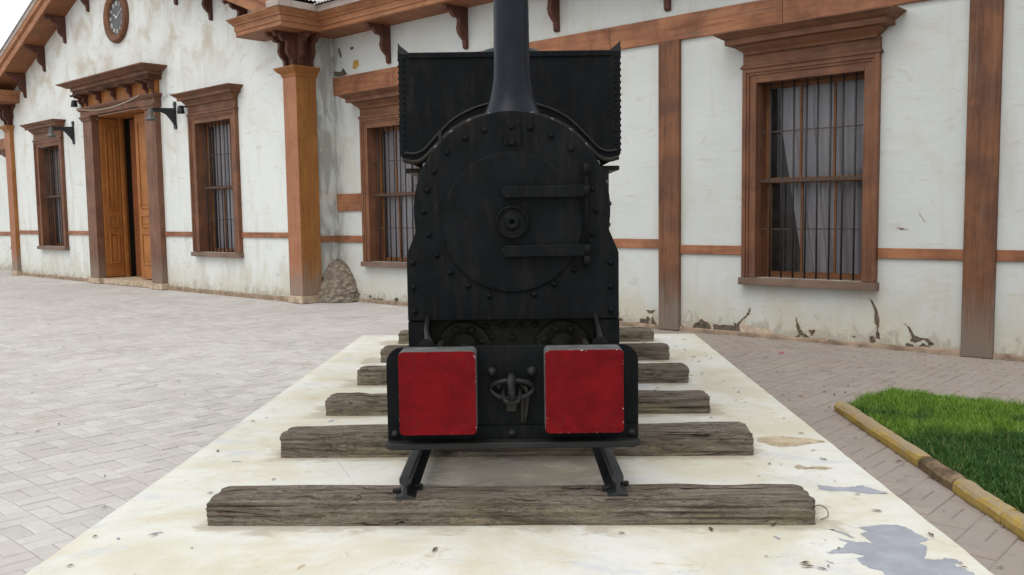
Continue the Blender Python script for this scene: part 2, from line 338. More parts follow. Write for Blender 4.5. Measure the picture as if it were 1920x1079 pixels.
def stonem():
    n = N('rough_stone_and_mortar'); o = n.obj(); v = n.vor(n.map(o, (1, 1, 1.4)), 11)
    c = n.mix(n.noise(o, 6, 7, .7), (.17, .135, .105), (.36, .30, .235)); c = n.mix(n.sm(v, .3, .65, 0, .6), c, (.10, .08, .065))
    c = n.mix(n.sm(n.noise(o, 40, 5, .7), .60, .66, 0, .6), c, (.62, .60, .56))
    return n.done(c, .95, n.bump(n.ma('ADD', v, n.noise(o, 25, 6, .7)), .8, .03), .1)
M['stone'] = stonem()
def corr():
    n = N('galvanised_corrugated_iron'); o = n.obj()
    c = n.mix(n.noise(o, 3, 6, .7), (.34, .32, .32), (.60, .58, .58)); c = n.mix(n.sm(n.noise(n.map(o, (3, .5, 1)), 3, 6, .7), .52, .66, 0, .8), c, (.22, .11, .08))
    return n.done(c, .5, None, .4, .4)
M['corr'] = corr()
# ---------------------------------------------------------------- mesh toolkit
class MB:
    def __init__(s): s.v = []; s.f = []; s.sm = []
    def add(s, v, f, smooth=False):
        b = len(s.v); s.v += [tuple(p) for p in v]; s.f += [tuple(i+b for i in q) for q in f]; s.sm += [smooth]*len(f); return s
    def box(s, x0, x1, y0, y1, z0, z1):
        if x0 > x1: x0, x1 = x1, x0
        if y0 > y1: y0, y1 = y1, y0
        if z0 > z1: z0, z1 = z1, z0
        return s.add([(x0, y0, z0), (x1, y0, z0), (x1, y1, z0), (x0, y1, z0), (x0, y0, z1), (x1, y0, z1), (x1, y1, z1), (x0, y1, z1)],
                     [(0, 3, 2, 1), (4, 5, 6, 7), (0, 1, 5, 4), (1, 2, 6, 5), (2, 3, 7, 6), (3, 0, 4, 7)])
    def prism(s, pts, a, b, plane='xz'):       # polygon extruded; plane xz -> along y, yz -> along x, xy -> along z
        ar = sum(pts[i][0]*pts[(i+1) % len(pts)][1]-pts[(i+1) % len(pts)][0]*pts[i][1] for i in range(len(pts)))
        if ar < 0: pts = pts[::-1]
        n = len(pts)
        mk = {'xz': lambda p, t: (p[0], t, p[1]), 'yz': lambda p, t: (t, p[0], p[1]), 'xy': lambda p, t: (p[0], p[1], t)}[plane]
        if plane == 'xz': lo, hi = max(a, b), min(a, b)
        else: lo, hi = min(a, b), max(a, b)
        v = [mk(p, lo) for p in pts]+[mk(p, hi) for p in pts]
        f = [tuple(range(n))[::-1], tuple(range(n, 2*n))]+[(i, (i+1) % n, n+(i+1) % n, n+i) for i in range(n)]
        return s.add(v, f)
    def lathe(s, prof, c=(0, 0, 0), axis='z', n=24, cap=True, smooth=True):   # prof: (r, h)
        v = []
        for r, h in prof:
            for k in range(n):
                a = 2*math.pi*k/n; x, y = r*math.cos(a), r*math.sin(a)
                p = {'z': (x, y, h), 'y': (x, h, -y), 'x': (h, x, y)}[axis]
                v.append((p[0]+c[0], p[1]+c[1], p[2]+c[2]))
        f = []
        for i in range(len(prof)-1):
            for k in range(n):
                k2 = (k+1) % n; f.append((i*n+k, i*n+k2, (i+1)*n+k2, (i+1)*n+k))
        s.add(v, f, smooth)
        if cap:
            b = len(s.v)-len(v)
            s.f.append(tuple(b+k for k in range(n))[::-1]); s.sm.append(False)
            s.f.append(tuple(b+(len(prof)-1)*n+k for k in range(n))); s.sm.append(False)
        return s
    def tube(s, pts, r, n=8, cap=True, flat=1.0):
        pts = [Vector(p) for p in pts]; rr = r if isinstance(r, (list, tuple)) else [r]*len(pts); v = []
        up = Vector((0, 0, 1)) if abs((pts[-1]-pts[0]).normalized().z) < .9 else Vector((0, 1, 0))
        for i, p in enumerate(pts):
            d = (pts[min(i+1, len(pts)-1)]-pts[max(i-1, 0)]).normalized(); a = d.cross(up)
            if a.length < 1e-4: a = d.cross(Vector((1, 0, 0)))
            a.normalize(); b = a.cross(d)
            for k in range(n):
                t = 2*math.pi*k/n; v.append(p+a*rr[i]*math.cos(t)*flat+b*rr[i]*math.sin(t))
        f = [(i*n+k, i*n+(k+1) % n, (i+1)*n+(k+1) % n, (i+1)*n+k) for i in range(len(pts)-1) for k in range(n)]
        b0 = len(s.v); s.add(v, f, True)
        if cap:
            s.f.append(tuple(b0+k for k in range(n))[::-1]); s.f.append(tuple(b0+(len(pts)-1)*n+k for k in range(n))); s.sm += [False, False]
        return s
    def sweep(s, path, prof, left=True, closed=False):    # path: [(x,y)], prof: [(out,z)], outward = left normal of travel
        P = [Vector((p[0], p[1])) for p in path]; off = []
        for i in range(len(P)):
            d1 = (P[i]-P[i-1]).normalized() if i > 0 else None; d2 = (P[i+1]-P[i]).normalized() if i < len(P)-1 else None
            if d1 is None: d1 = d2
            if d2 is None: d2 = d1
            n1 = Vector((-d1.y, d1.x)); n2 = Vector((-d2.y, d2.x)); t = n1+n2; t = t/(1+n1.dot(n2))
            off.append(t if left else -t)
        m_ = len(prof); v = []
        for p, o in zip(P, off):
            for a, z in prof: q = p+o*a; v.append((q.x, q.y, z))
        f = []
        for i in range(len(P)-1):
            for j in range(m_-1):
                a, b, c, d = i*m_+j, (i+1)*m_+j, (i+1)*m_+j+1, i*m_+j+1
                f.append((a, b, c, d) if not left else (a, d, c, b))
        f.append(tuple(range(m_)) if left else tuple(range(m_))[::-1])
        k = (len(P)-1)*m_; f.append(tuple(range(k, k+m_))[::-1] if left else tuple(range(k, k+m_)))
        return s.add(v, f)
    def mesh(s, name, mat, off=(0, 0, 0), bevel=0):
        me = bpy.data.meshes.new(name)
        me.from_pydata([(p[0]-off[0], p[1]-off[1], p[2]-off[2]) for p in s.v], [], s.f)
        me.polygons.foreach_set('use_smooth', s.sm)
        if mat is not None: me.materials.append(mat)
        bm = bmesh.new(); bm.from_mesh(me); bmesh.ops.recalc_face_normals(bm, faces=bm.faces); bm.to_mesh(me); bm.free()
        me.update(); return me
def put(name, me, parent=None, loc=None, bevel=0, **kw):
    o = bpy.data.objects.new(name, me); COL.objects.link(o)
    if parent is not None: o.parent = parent
    if loc is not None: o.location = loc
    for k, v in kw.items(): o[k] = v
    if bevel and me is not None:
        b = o.modifiers.new('bevel', 'BEVEL'); b.width = bevel; b.segments = 2; b.limit_method = 'ANGLE'; b.angle_limit = R(40)
    return o
def thing(name, label, cat, loc=(0, 0, 0), rz=0, group=None):
    o = bpy.data.objects.new(name, None); COL.objects.link(o); o.empty_display_size = .2
    o.location = loc; o.rotation_euler = (0, 0, rz); o['label'] = label; o['category'] = cat
    if group: o['group'] = group
    return o
GP=[
[(1.346,3.465),(1.438,3.49),(1.495,3.487),(1.529,3.457),(1.538,3.4),(1.55,3.351),(1.561,3.32),(1.505,3.288),(1.516,3.253),(1.49,3.196),(1.451,3.134),(1.51,3.125),(1.529,3.142),(1.567,3.123),(1.567,3.082),(1.535,3.09),(1.541,3.05),(1.567,3.01),(1.554,2.96),(1.257,2.971),(1.263,3.034),(1.228,3.061),(1.218,3.115),(1.218,3.149),(1.254,3.169),(1.224,3.201),(1.146,3.194),(1.13,3.209),(1.199,3.25),(1.245,3.301),(1.223,3.348),(1.272,3.315),(1.331,3.295),(1.324,3.392),(1.361,3.415)],
[(1.369,4.015),(1.427,3.99),(1.502,3.975),(1.566,4.006),(1.606,3.938),(1.642,3.883),(1.549,3.877),(1.469,3.923),(1.403,3.922),(1.36,3.949)],
[(1.224,3.448),(1.277,3.402),(1.287,3.338),(1.263,3.381),(1.243,3.436)],
]
TP=[
[(1.32,4.872),(1.448,4.922),(1.534,4.882),(1.622,4.855),(1.674,4.788),(1.588,4.751),(1.496,4.694),(1.408,4.679),(1.358,4.722),(1.324,4.786)],
[(1.366,4.328),(1.397,4.35),(1.413,4.308),(1.475,4.322),(1.536,4.278),(1.471,4.255),(1.402,4.275),(1.358,4.27)],
]
WP=[
[(-5.725,0.06),(-5.697,0.098),(-5.649,0.119),(-5.622,0.151),(-5.589,0.159),(-5.568,0.137),(-5.514,0.123),(-5.474,0.084),(-5.471,0.031),(-5.514,0.018),(-5.622,0.019),(-5.676,0.039),(-5.718,0.048)],
[(-5.454,0.092),(-5.428,0.115),(-5.368,0.1),(-5.264,0.112),(-5.174,0.107),(-5.116,0.157),(-5.035,0.232),(-4.997,0.275),(-4.979,0.334),(-4.967,0.323),(-4.979,0.253),(-5.047,0.197),(-5.103,0.129),(-5.097,0.06),(-5.084,0.033),(-5.237,0.026),(-5.25,0.048),(-5.381,0.032),(-5.434,0.04)],
[(-4.419,0.268),(-4.401,0.214),(-4.371,0.15),(-4.325,0.088),(-4.244,0.04),(-4.313,0.034),(-4.359,0.069),(-4.359,0.052),(-4.416,0.031),(-4.434,0.046),(-4.382,0.067),(-4.406,0.137),(-4.416,0.191)],
[(-4.279,0.124),(-4.2,0.142),(-4.195,0.12),(-4.233,0.062),(-4.256,0.093)],
[(-4.149,0.053),(-4.087,0.058),(-4.048,0.024),(-4.098,0.036),(-4.143,0.021)],
[(-6.481,0.104),(-6.391,0.104),(-6.361,0.143),(-6.331,0.108),(-6.287,0.142),(-6.272,0.106),(-6.228,0.046),(-6.225,-0.015),(-6.481,0.034)],
[(-6.391,0.213),(-6.25,0.225),(-6.287,0.179),(-6.339,0.173)],
[(-3.614,0.511),(-3.582,0.481),(-3.529,0.381),(-3.511,0.268),(-3.525,0.184),(-3.493,0.093),(-3.554,0.098),(-3.545,0.141),(-3.536,0.224),(-3.564,0.264),(-3.56,0.368)],
[(-3.606,0.115),(-3.565,0.128),(-3.547,0.057),(-3.584,0.037),(-3.61,0.072)],
[(-3.262,0.276),(-3.207,0.239),(-3.162,0.162),(-3.108,0.146),(-3.031,0.142),(-2.973,0.087),(-3.011,0.084),(-3.069,0.129),(-3.145,0.092),(-3.204,0.097),(-3.185,0.149),(-3.216,0.218)],
[(-3.145,1.393),(-3.086,1.304),(-3.105,1.324)],
[(-3.352,1.245),(-3.247,1.221),(-3.326,1.225)],
[(-5.926,0.02),(-5.905,0.052),(-5.856,0.064),(-5.807,0.031),(-5.898,0.015)],
[(-12.726,3.793),(-12.661,3.847),(-12.457,3.824),(-12.394,3.877),(-12.299,3.77),(-12.34,3.755),(-12.543,3.748)],
[(-12.52,4.208),(-12.471,4.201),(-12.426,4.062),(-12.467,4.051),(-12.503,4.133)],
[(-12.199,4.19),(-12.101,4.189),(-12.123,4.144),(-12.194,4.146)],
]
TAN=[(-5.084,0.119),(-5.022,0.153),(-4.934,0.108),(-4.823,0.105),(-4.689,0.092),(-4.712,0.028),(-4.847,0.052),(-5.071,0.034)]
OCH=[(-12.156,3.85),(-12.111,3.964),(-11.994,3.961),(-11.971,3.876),(-12.079,3.817)]
# ================================================================ SETTING: ground, pavers
def W2L(x, y): c, s = math.cos(TH), math.sin(TH); return (x*c+y*s, -x*s+y*c)
def L2W(u, d): c, s = math.cos(TH), math.sin(TH); return (u*c-d*s, u*s+d*c)
g = MB(); g.add([(-300, -300, -.006), (300, -300, -.006), (300, 300, -.006), (-300, 300, -.006)], [(0, 1, 2, 3)])
ground = put('ground', g.mesh('ground', M['ground']), kind='structure')
def xl(y): return -1.743+(y-3.102)*.02831
def xr(y): return 1.633+(y-2.984)*.03337
def farY(x): return 9.389-(x+1.565)*.0681
LAWN = [(2.34, 6.40), (2.95, 6.93), (7.6, 2.64), (5.6, .6), (2.20, 1.6)]
def inpoly(x, y, P):
    c = False
    for i in range(len(P)):
        a, b = P[i], P[i-1]
        if (a[1] > y) != (b[1] > y) and x < (b[0]-a[0])*(y-a[1])/(b[1]-a[1])+a[0]: c = not c
    return c
def blocked(x, y):
    if 0 < y < 9.5 and xl(y)+.03 < x < xr(y)-.03 and y < farY(x)-.03: return True
    if y < 6.5 and x > 2.36+(y-6.4)*.03 and x < 6 and inpoly(x, y, LAWN): return True
    return False
rng = random.Random(11)
pv = []           # (area, u, d, w, h)
def try_paver(u, d, w, h):
    x, y = L2W(u, d); p = proj(x, y, 0)
    if p is None or p[2] > 10.5 or p[2] < 1.5: return
    if not (-60 < p[0] < 1980 and 300 < p[1] < 1140): return
    if blocked(x, y): return
    pv.append((1/(p[2]**3), u, d, w, h))
for i in range(-90, 40):
    for j in range(0, 43):
        u, d = i*.2, j*.2
        if d > 8.3: continue
        if (i+j) % 2: 
            for k in (0, 1): try_paver(u+.05+.1*k, d+.1, .1, .2)
        else:
            for k in (0, 1): try_paver(u+.1, d+.05+.1*k, .2, .1)
for r_ in range(9):                                   # straight courses along the wall
    d = 8.475+r_*.1+.05
    for i in range(-95, 20): try_paver(i*.2+(.1 if r_ % 2 else 0), d, .2, .1)
pv = [q for q in pv if q[2] < (8.66 if q[1] < -12.97 else 9.35)]
pv.sort(key=lambda q: -q[0])
def paver_geo(w, h, rg):
    J = .0026; a, b = w/2-J-rg.uniform(0, .0015), h/2-J-rg.uniform(0, .0015); c = .0045
    jit = lambda: rg.uniform(-.0012, .0012)
    tx, ty = rg.uniform(-.009, .009), rg.uniform(-.009, .009); z0 = rg.uniform(-.003, .001)
    v = []
    for (A, B, z) in ((a, b, -.03), (a, b, -.0035), (a-c, b-c, 0)):
        for sx, sy in ((-1, -1), (1, -1), (1, 1), (-1, 1)):
            x, y = sx*A+jit(), sy*B+jit(); v.append((x, y, z+(z0+tx*x+ty*y if z > -.02 else 0)))
    f = [(8, 9, 10, 11)]
    for k in range(2):
        for i in range(4): f.append((4*k+i, 4*k+(i+1) % 4, 4*k+4+(i+1) % 4, 4*k+4+i))
    return v, f
pm = {}
for w, h in ((.1, .2), (.2, .1)):
    for k in range(6):
        m_ = MB(); m_.add(*paver_geo(w, h, rng)); pm[(w, h, k)] = m_.mesh('paver', M['paver'])
for q in pv[:300]:
    x, y = L2W(q[1], q[2]); o = put('paver', pm[(q[3], q[4], rng.randrange(6))], ground, (x, y, 0)); o.rotation_euler = (0, 0, TH+rng.uniform(-.012, .012))
rest = MB(); rv = []
for q in pv[300:]:
    v, f = paver_geo(q[3], q[4], rng); a = TH+rng.uniform(-.01, .01); c, s = math.cos(a), math.sin(a); x, y = L2W(q[1], q[2])
    rest.add([(x+p[0]*c-p[1]*s, y+p[0]*s+p[1]*c, p[2]) for p in v], f); rv += [rng.random()]*9
me = bpy.data.meshes.new('paver_field'); me.from_pydata(rest.v, [], rest.f); me.materials.append(M['paver'])
at = me.attributes.new('rnd', 'FLOAT', 'FACE'); at.data.foreach_set('value', rv)
put('paver_field', me, ground, kind='stuff')
# ================================================================ STATION BUILDING
bld = thing('station_building', 'whitewashed adobe station building with reddish brown timber frame and gabled wing', 'building', (0, 0, 0), TH)
UC = -19.15; DA = 8.68; DB = 9.38; UR = 3.0
def part(name, mb, mat, parent=None, bevel=0, loc=None, **kw): return put(name, mb.mesh(name, mat), parent or bld, loc, bevel, **kw)
def gz(u): return 7.04-.382*abs(u-UC)
def wallfront(mb, us, d, holes, top, zs, thick=.5):
    us = sorted(set(us)); zs = sorted(set(zs))
    for a, b in zip(us, us[1:]):
        n = max(1, int((b-a)/.6)); sub = [a+(b-a)*k/n for k in range(n+1)]
        for p, q in zip(sub, sub[1:]):
            zl = [z for z in zs if z < min(top(p), top(q))-.01]
            for k, z0 in enumerate(zl):
                last = k == len(zl)-1
                z1p, z1q = (top(p), top(q)) if last else (zl[k+1], zl[k+1])
                mz = (z0+min(z1p, z1q))/2; mu = (p+q)/2
                if any(h[0] < mu < h[1] and h[2] < mz < h[3] for h in holes): continue
                mb.add([(p, d, z0), (q, d, z0), (q, d, z1q), (p, d, z1p)], [(0, 1, 2, 3)])
WA = [(-23.07, 'A'), (-15.38, 'A')]; WB = [(-11.165, 'B'), (-4.295, 'B'), (-27.1, 'B')]
SP = {'A': dict(ho=.635, z0=.79, z1=3.19, hf=.84, hc=1.04, zf=3.34, zc=3.52, zt=3.745, pr=.30),
      'B': dict(ho=.60, z0=.685, z1=2.84, hf=.755, hc=.99, zf=3.0, zc=3.15, zt=3.385, pr=.35)}
holesA = [(u-.635, u+.635, .79, 3.19) for u, _ in WA]+[(-20.38, -17.87, -.1, 3.68)]
holesB = [(u-.6, u+.6, .685, 2.84) for u, _ in WB]
def edges(h): return [v for q in h for v in (q[0], q[1])]
def zed(h): return [v for q in h for v in (q[2], q[3])]
w = MB(); wallfront(w, [-25.8, -12.9]+edges(holesA), DA, holesA, lambda u: gz(u)-.002, [0, 1.6, 4.4]+[z for z in zed(holesA) if z > 0])
part('wing_wall', w, M['plaster'])
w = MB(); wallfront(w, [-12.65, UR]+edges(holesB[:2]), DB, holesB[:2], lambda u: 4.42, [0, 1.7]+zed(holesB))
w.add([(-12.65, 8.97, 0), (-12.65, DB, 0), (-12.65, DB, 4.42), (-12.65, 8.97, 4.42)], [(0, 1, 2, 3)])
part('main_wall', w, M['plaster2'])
w = MB(); wallfront(w, [-40, -25.65]+edges(holesB[2:]), DB, holesB[2:], lambda u: 4.42, [0, 1.7]+zed(holesB))
w.add([(-25.65, DB, 0), (-25.65, 8.97, 0), (-25.65, 8.97, 4.42), (-25.65, DB, 4.42)], [(0, 1, 2, 3)])
part('far_wall', w, M['plaster'])
w = MB(); w.box(-40, UR, 16.0, 16.2, 0, 4.4); w.box(UR, UR+.2, DB, 16.2, 0, 4.4)         # back and end walls
part('rear_wall', w, M['plaster'])
# damaged plaster (traced on the wall)
def rough(pts, k=3, amp=.008, seed=0):
    out = []; rg_ = random.Random(seed)
    for i in range(len(pts)):
        a, b = pts[i], pts[(i+1) % len(pts)]; out.append(a)
        for j in range(1, k):
            t = j/k; out.append((a[0]+(b[0]-a[0])*t+rg_.uniform(-amp, amp), a[1]+(b[1]-a[1])*t+rg_.uniform(-amp, amp)))
    return out
def flat(name, pts, d, mat, k=.0025):
    pts = rough(pts, 4, .0055, int(abs(pts[0][0])*1000)); m_ = MB(); m_.prism([(p[0], max(p[1], .004)) for p in pts], d-k, d+.01, 'xz'); return part(name, m_, mat)
for q_i, p in enumerate(WP):
    if q_i < 13:
        mx_, mz_ = sum(a[0] for a in p)/len(p), sum(a[1] for a in p)/len(p); ln_ = [math.hypot(a[0]-mx_, a[1]-mz_)+1e-6 for a in p]
        flat('exposed_undercoat', [(a[0]+(a[0]-mx_)/l*.012, a[1]+(a[1]-mz_)/l*.012) for a, l in zip(p, ln_)], DB, M['tan'], .0012)
    flat('bare_mud_patch', p, DB, M['mud'])
rgx = random.Random(101)
for k in range(26):
    u0 = rgx.uniform(-10.2, -2.9) if k < 18 else rgx.uniform(-12.2, -10.2); zz = .05+abs(rgx.gauss(0, .05)); sz = rgx.uniform(.012, .045); nn_ = rgx.randint(6, 9)
    if any(a-.04 < u0 < b+.04 for a, b in ((-6.17, -5.885), (-2.712, -2.43))): continue
    flat('bare_mud_patch', [(u0+sz*rgx.uniform(.5, 1.3)*1.5*math.cos(6.283*i/nn_), zz+sz*rgx.uniform(.4, 1.2)*math.sin(6.283*i/nn_)) for i in range(nn_)], DB, M['mud'] if rgx.random() < .6 else M['tan'])
flat('bare_mud_patch', TAN, DB, M['tan'], .002); flat('bare_mud_patch', OCH, DB, M['ochre'], .002)
# windows
proto = {}
def window(kind):
    s = SP[kind]; ho, z0, z1, hf, hc, zf, zc, zt, pr = (s[k] for k in ('ho', 'z0', 'z1', 'hf', 'hc', 'zf', 'zc', 'zt', 'pr'))
    d = {}
    f = MB()
    for sx in (-1, 1):
        f.box(sx*hf, sx*(hf-.045), -.075, .02, z0, zf)
        f.box(sx*(hf-.045), sx*(hf-.075), -.06, .02, z0, zf-.045)
        f.box(sx*(hf-.075), sx*ho, -.045, .02, z0, zf-.075)
        f.box(sx*(ho+.03), sx*(ho-.001), .02, .34, z0, z1)
    f.box(-ho, ho, .02, .34, z1+.001, z1+.03)
    d['window'] = f.mesh('window', M['trimv'])
    f = MB(); f.box(-hf+.045, hf-.045, -.073, .02, zf-.045, zf-.001); f.box(-hf+.075, hf-.075, -.058, .02, zf-.075, zf-.045); f.box(-ho+.001, ho-.001, -.043, .02, z1, zf-.075)
    f.box(-hf, hf, -.055, .0, zf, zc+.01)
    f.box(-hf-.02, hf+.02, -.09, .0, zf+.0, zf+.022); f.box(-hf-.01, hf+.01, -.075, .0, zf+.022, zf+.04)
    d['frieze'] = f.mesh('frieze', M['trim'])
    c = MB(); q = pr-.07; b = hc-q; h = zt-zc
    prof = [(0, zc), (.02, zc), (.03, zc+h*.12), (q*.30, zc+h*.30), (q*.34, zc+h*.36), (q*.34, zc+h*.42), (q*.62, zc+h*.44), (q*.62, zc+h*.68), (q*.70, zc+h*.72), (q*.80, zc+h*.80), (q*.96, zc+h*.93), (q, zc+h*.94), (q, zt), (0, zt+.012), (-.02, zt+.012)]
    c.sweep([(-b, 0), (-b, -.07), (b, -.07), (b, 0)], prof, left=False); c.box(-b+.01, b-.01, -.06, 0, zc+.01, zt+.01)
    d['cornice'] = c.mesh('cornice', M['trim'])
    s_ = MB(); s_.box(-hf-.02, hf+.02, -.11, .02, z0-.085, z0-.004); s_.box(-ho, ho, .02, .34, z0-.05, z0-.002)
    d['sill'] = s_.mesh('sill', M['sill'])
    zm = (z0+z1)/2
    a = MB()
    for (za, zb, y) in ((zm-.02, z1, .20), (z0, zm+.02, .245)):
        a.box(-ho, -ho+.05, y, y+.035, za, zb); a.box(ho-.05, ho, y, y+.035, za, zb)
        a.box(-ho+.05, ho-.05, y, y+.035, za, za+.055); a.box(-ho+.05, ho-.05, y, y+.035, zb-.05, zb)
        for k in (-1, 1): a.box(k*.19-.012, k*.19+.012, y+.004, y+.03, za+.055, zb-.05)
    d['sash'] = a.mesh('sash', M['sash'])
    ph_ = (zm-z0)-.085; pa = MB(); pa.add([(-.176, 0, 0), (.176, 0, 0), (.176, 0, ph_), (-.176, 0, ph_)], [(0, 1, 2, 3)]); d['pane'] = pa.mesh('pane', M['glass'])
    ba = MB(); ba.lathe([(.0105, z0-.03), (.0105, z1+.02)], n=8); d['bar'] = ba.mesh('bar', M['bar'])
    t = MB(); t.box(-ho, ho, -.012, .012, -.017, .017); d['crossbar'] = t.mesh('crossbar', M['rustbar'])
    t = MB(); t.box(-ho, ho, -.004, .004, -.006, .006); d['tie_bar'] = t.mesh('tie_bar', M['rustbar'])
    return d
def curtain_mesh(kind, drape, seed):
    s = SP[kind]; ho, z0, z1 = s['ho'], s['z0'], s['z1']; rg = random.Random(seed); c = MB(); nx, nz = 90, 24; v = []
    ph = [rg.uniform(0, 6) for _ in range(4)]
    for j in range(nz+1):
        t = j/nz; z = z1-(z1-z0)*t
        left = -ho+drape(t)
        for i in range(nx+1):
            r = i/nx; x = left+(ho-left)*r
            q_ = 1 if seed == 42 else .3; y = .315+(.035 if seed == 42 else 0)+q_*(.027*math.sin(r*34+ph[0]+.5*t)+.008*math.sin(r*61+ph[1])+.016*math.sin(r*19+ph[2]+t))
            v.append((x, y, z))
    f = [(j*(nx+1)+i, j*(nx+1)+i+1, (j+1)*(nx+1)+i+1, (j+1)*(nx+1)+i) for j in range(nz) for i in range(nx)]
    c.add(v, f, True); return c.mesh('curtain', M['curtain'])
lab = {-23.07: 'tall barred window left of the door', -15.38: 'tall barred window right of the door', -11.165: 'barred window half hidden by the engine',
       -4.295: 'large barred window with pale curtains near the right', -27.1: 'window at the far left edge'}
for (u, kind) in WA+WB:
    if kind not in proto: proto[kind] = window(kind)
    d = proto[kind]; s = SP[kind]; dep = DA if kind == 'A' else DB; zm = (s['z0']+s['z1'])/2
    wdw = put('window', d['window'], bld, (u, dep, 0), .004, label=lab[u])
    for nm in ('frieze', 'cornice', 'sill', 'sash'): put(nm, d[nm], wdw, bevel=.004 if nm == 'sill' else 0)
    for k in range(8): o = put('bar', d['bar'], wdw, (-.475+.1357*k, .07, 0)); o.rotation_euler = (0, R(random.uniform(-.25, .25)), 0)
    put('crossbar', d['crossbar'], wdw, (0, .07, zm))
    for k in (-1, 1): put('tie_bar', d['tie_bar'], wdw, (0, .088, zm+k*(s['z1']-s['z0'])*.25))
    for zz, y in ((zm+.035, .215), (s['z0']+.055, .26)):
        for k in (-1, 0, 1): put('pane', d['pane'], wdw, (k*.372, y, zz))
    dr = {-4.295: lambda t: .10+.42*max(0, t-.18)**1.0*.9, -11.165: lambda t: .03, -23.07: lambda t: .02, -15.38: lambda t: .05+.02*t, -27.1: lambda t: .05}[u]
    put('curtain', curtain_mesh(kind, dr, int(-u*10)), wdw)
    rm = MB(); ho, z0, z1 = s['ho'], s['z0'], s['z1']
    rm.add([(-ho-.5, .5, z0-.3), (ho+.5, .5, z0-.3), (ho+.5, .5, z1+.3), (-ho-.5, .5, z1+.3), (-ho-.04, .34, z0-.06), (ho+.04, .34, z0-.06), (ho+.04, .34, z1+.04), (-ho-.04, .34, z1+.04)],
           [(0, 1, 2, 3), (0, 1, 5, 4), (1, 2, 6, 5), (2, 3, 7, 6), (3, 0, 4, 7)])
    put('dark_recess', rm.mesh('dark_recess', M['inside']), wdw)
# timber framing of the main wall
def timber_bar(name, x0, x1, d0, d1, z0, z1, mat, bev=.006): m_ = MB(); m_.box(x0, x1, d0, d1, z0, z1); return part(name, m_, mat, bevel=bev)
F = DB-.035
for a, b in ((-12.65, -11.1), (-11.1, -6.9), (-6.9, -4.6), (-4.6, -.3), (-.3, UR)): timber_bar('head_beam', a+.002, b-.002, F, DB+.02, 3.445, 3.735, M['beam'])
timber_bar('head_beam', -40, -25.66, F, DB+.02, 3.445, 3.735, M['beam'])
timber_bar('wall_tie', -12.64, -11.925, F+.005, DB+.02, 1.51, 1.80, M['beam'])
for a, b in ((-6.17, -5.885), (-2.712, -2.43), (.72, 1.0)): timber_bar('post', a, b, F-.025, DB+.02, 0.0, 3.444, M['post'], .01)
for a, b, f in ((-12.64, -11.93, F), (-10.40, -6.172, F), (-5.883, -5.055, F), (-3.535, -2.714, F), (-2.428, .718, F), (-40, -27.86, F), (-26.34, -25.66, F)):
    timber_bar('waist_rail', a, b, f+.008, DB+.02, .93 if a > -7 else .985, 1.035 if a > -7 else 1.10, M['beam'], .005)
for a, b in ((-25.38, -23.915), (-22.225, -20.835), (-17.415, -16.225), (-14.535, -12.975)):
    timber_bar('waist_rail', a, b, DA-.03, DA+.02, 1.072, 1.165, M['beam'], .005)
m_ = MB(); m_.box(-12.655, -12.62, 8.975, DB-.03, 1.0, 1.10); part('waist_rail', m_, M['beam'])
rg = random.Random(5)
def base_course(a, b, d, out=.035, h=.07):
    m_ = MB(); n = max(2, int((b-a)/.12)); top = []; v = []
    for i in range(n+1):
        x = a+(b-a)*i/n; o = out+rg.uniform(-.008, .008); hh = h+rg.uniform(-.01, .012)
        v += [(x, d-o, -.005), (x, d-o+.004, hh*.8), (x, d-o+.012, hh), (x, d+.01, hh+.005)]
    f = [(i*4+j, (i+1)*4+j, (i+1)*4+j+1, i*4+j+1) for i in range(n) for j in range(3)]
    m_.add(v, f); part('base_course', m_, M['base'])
for a, b in ((-25.38, -20.9), (-17.36, -12.98)): base_course(a, b, DA)
for a, b in ((-12.64, -6.175), (-5.88, -2.715), (-2.427, .72)): base_course(a, b, DB, .04, .045)
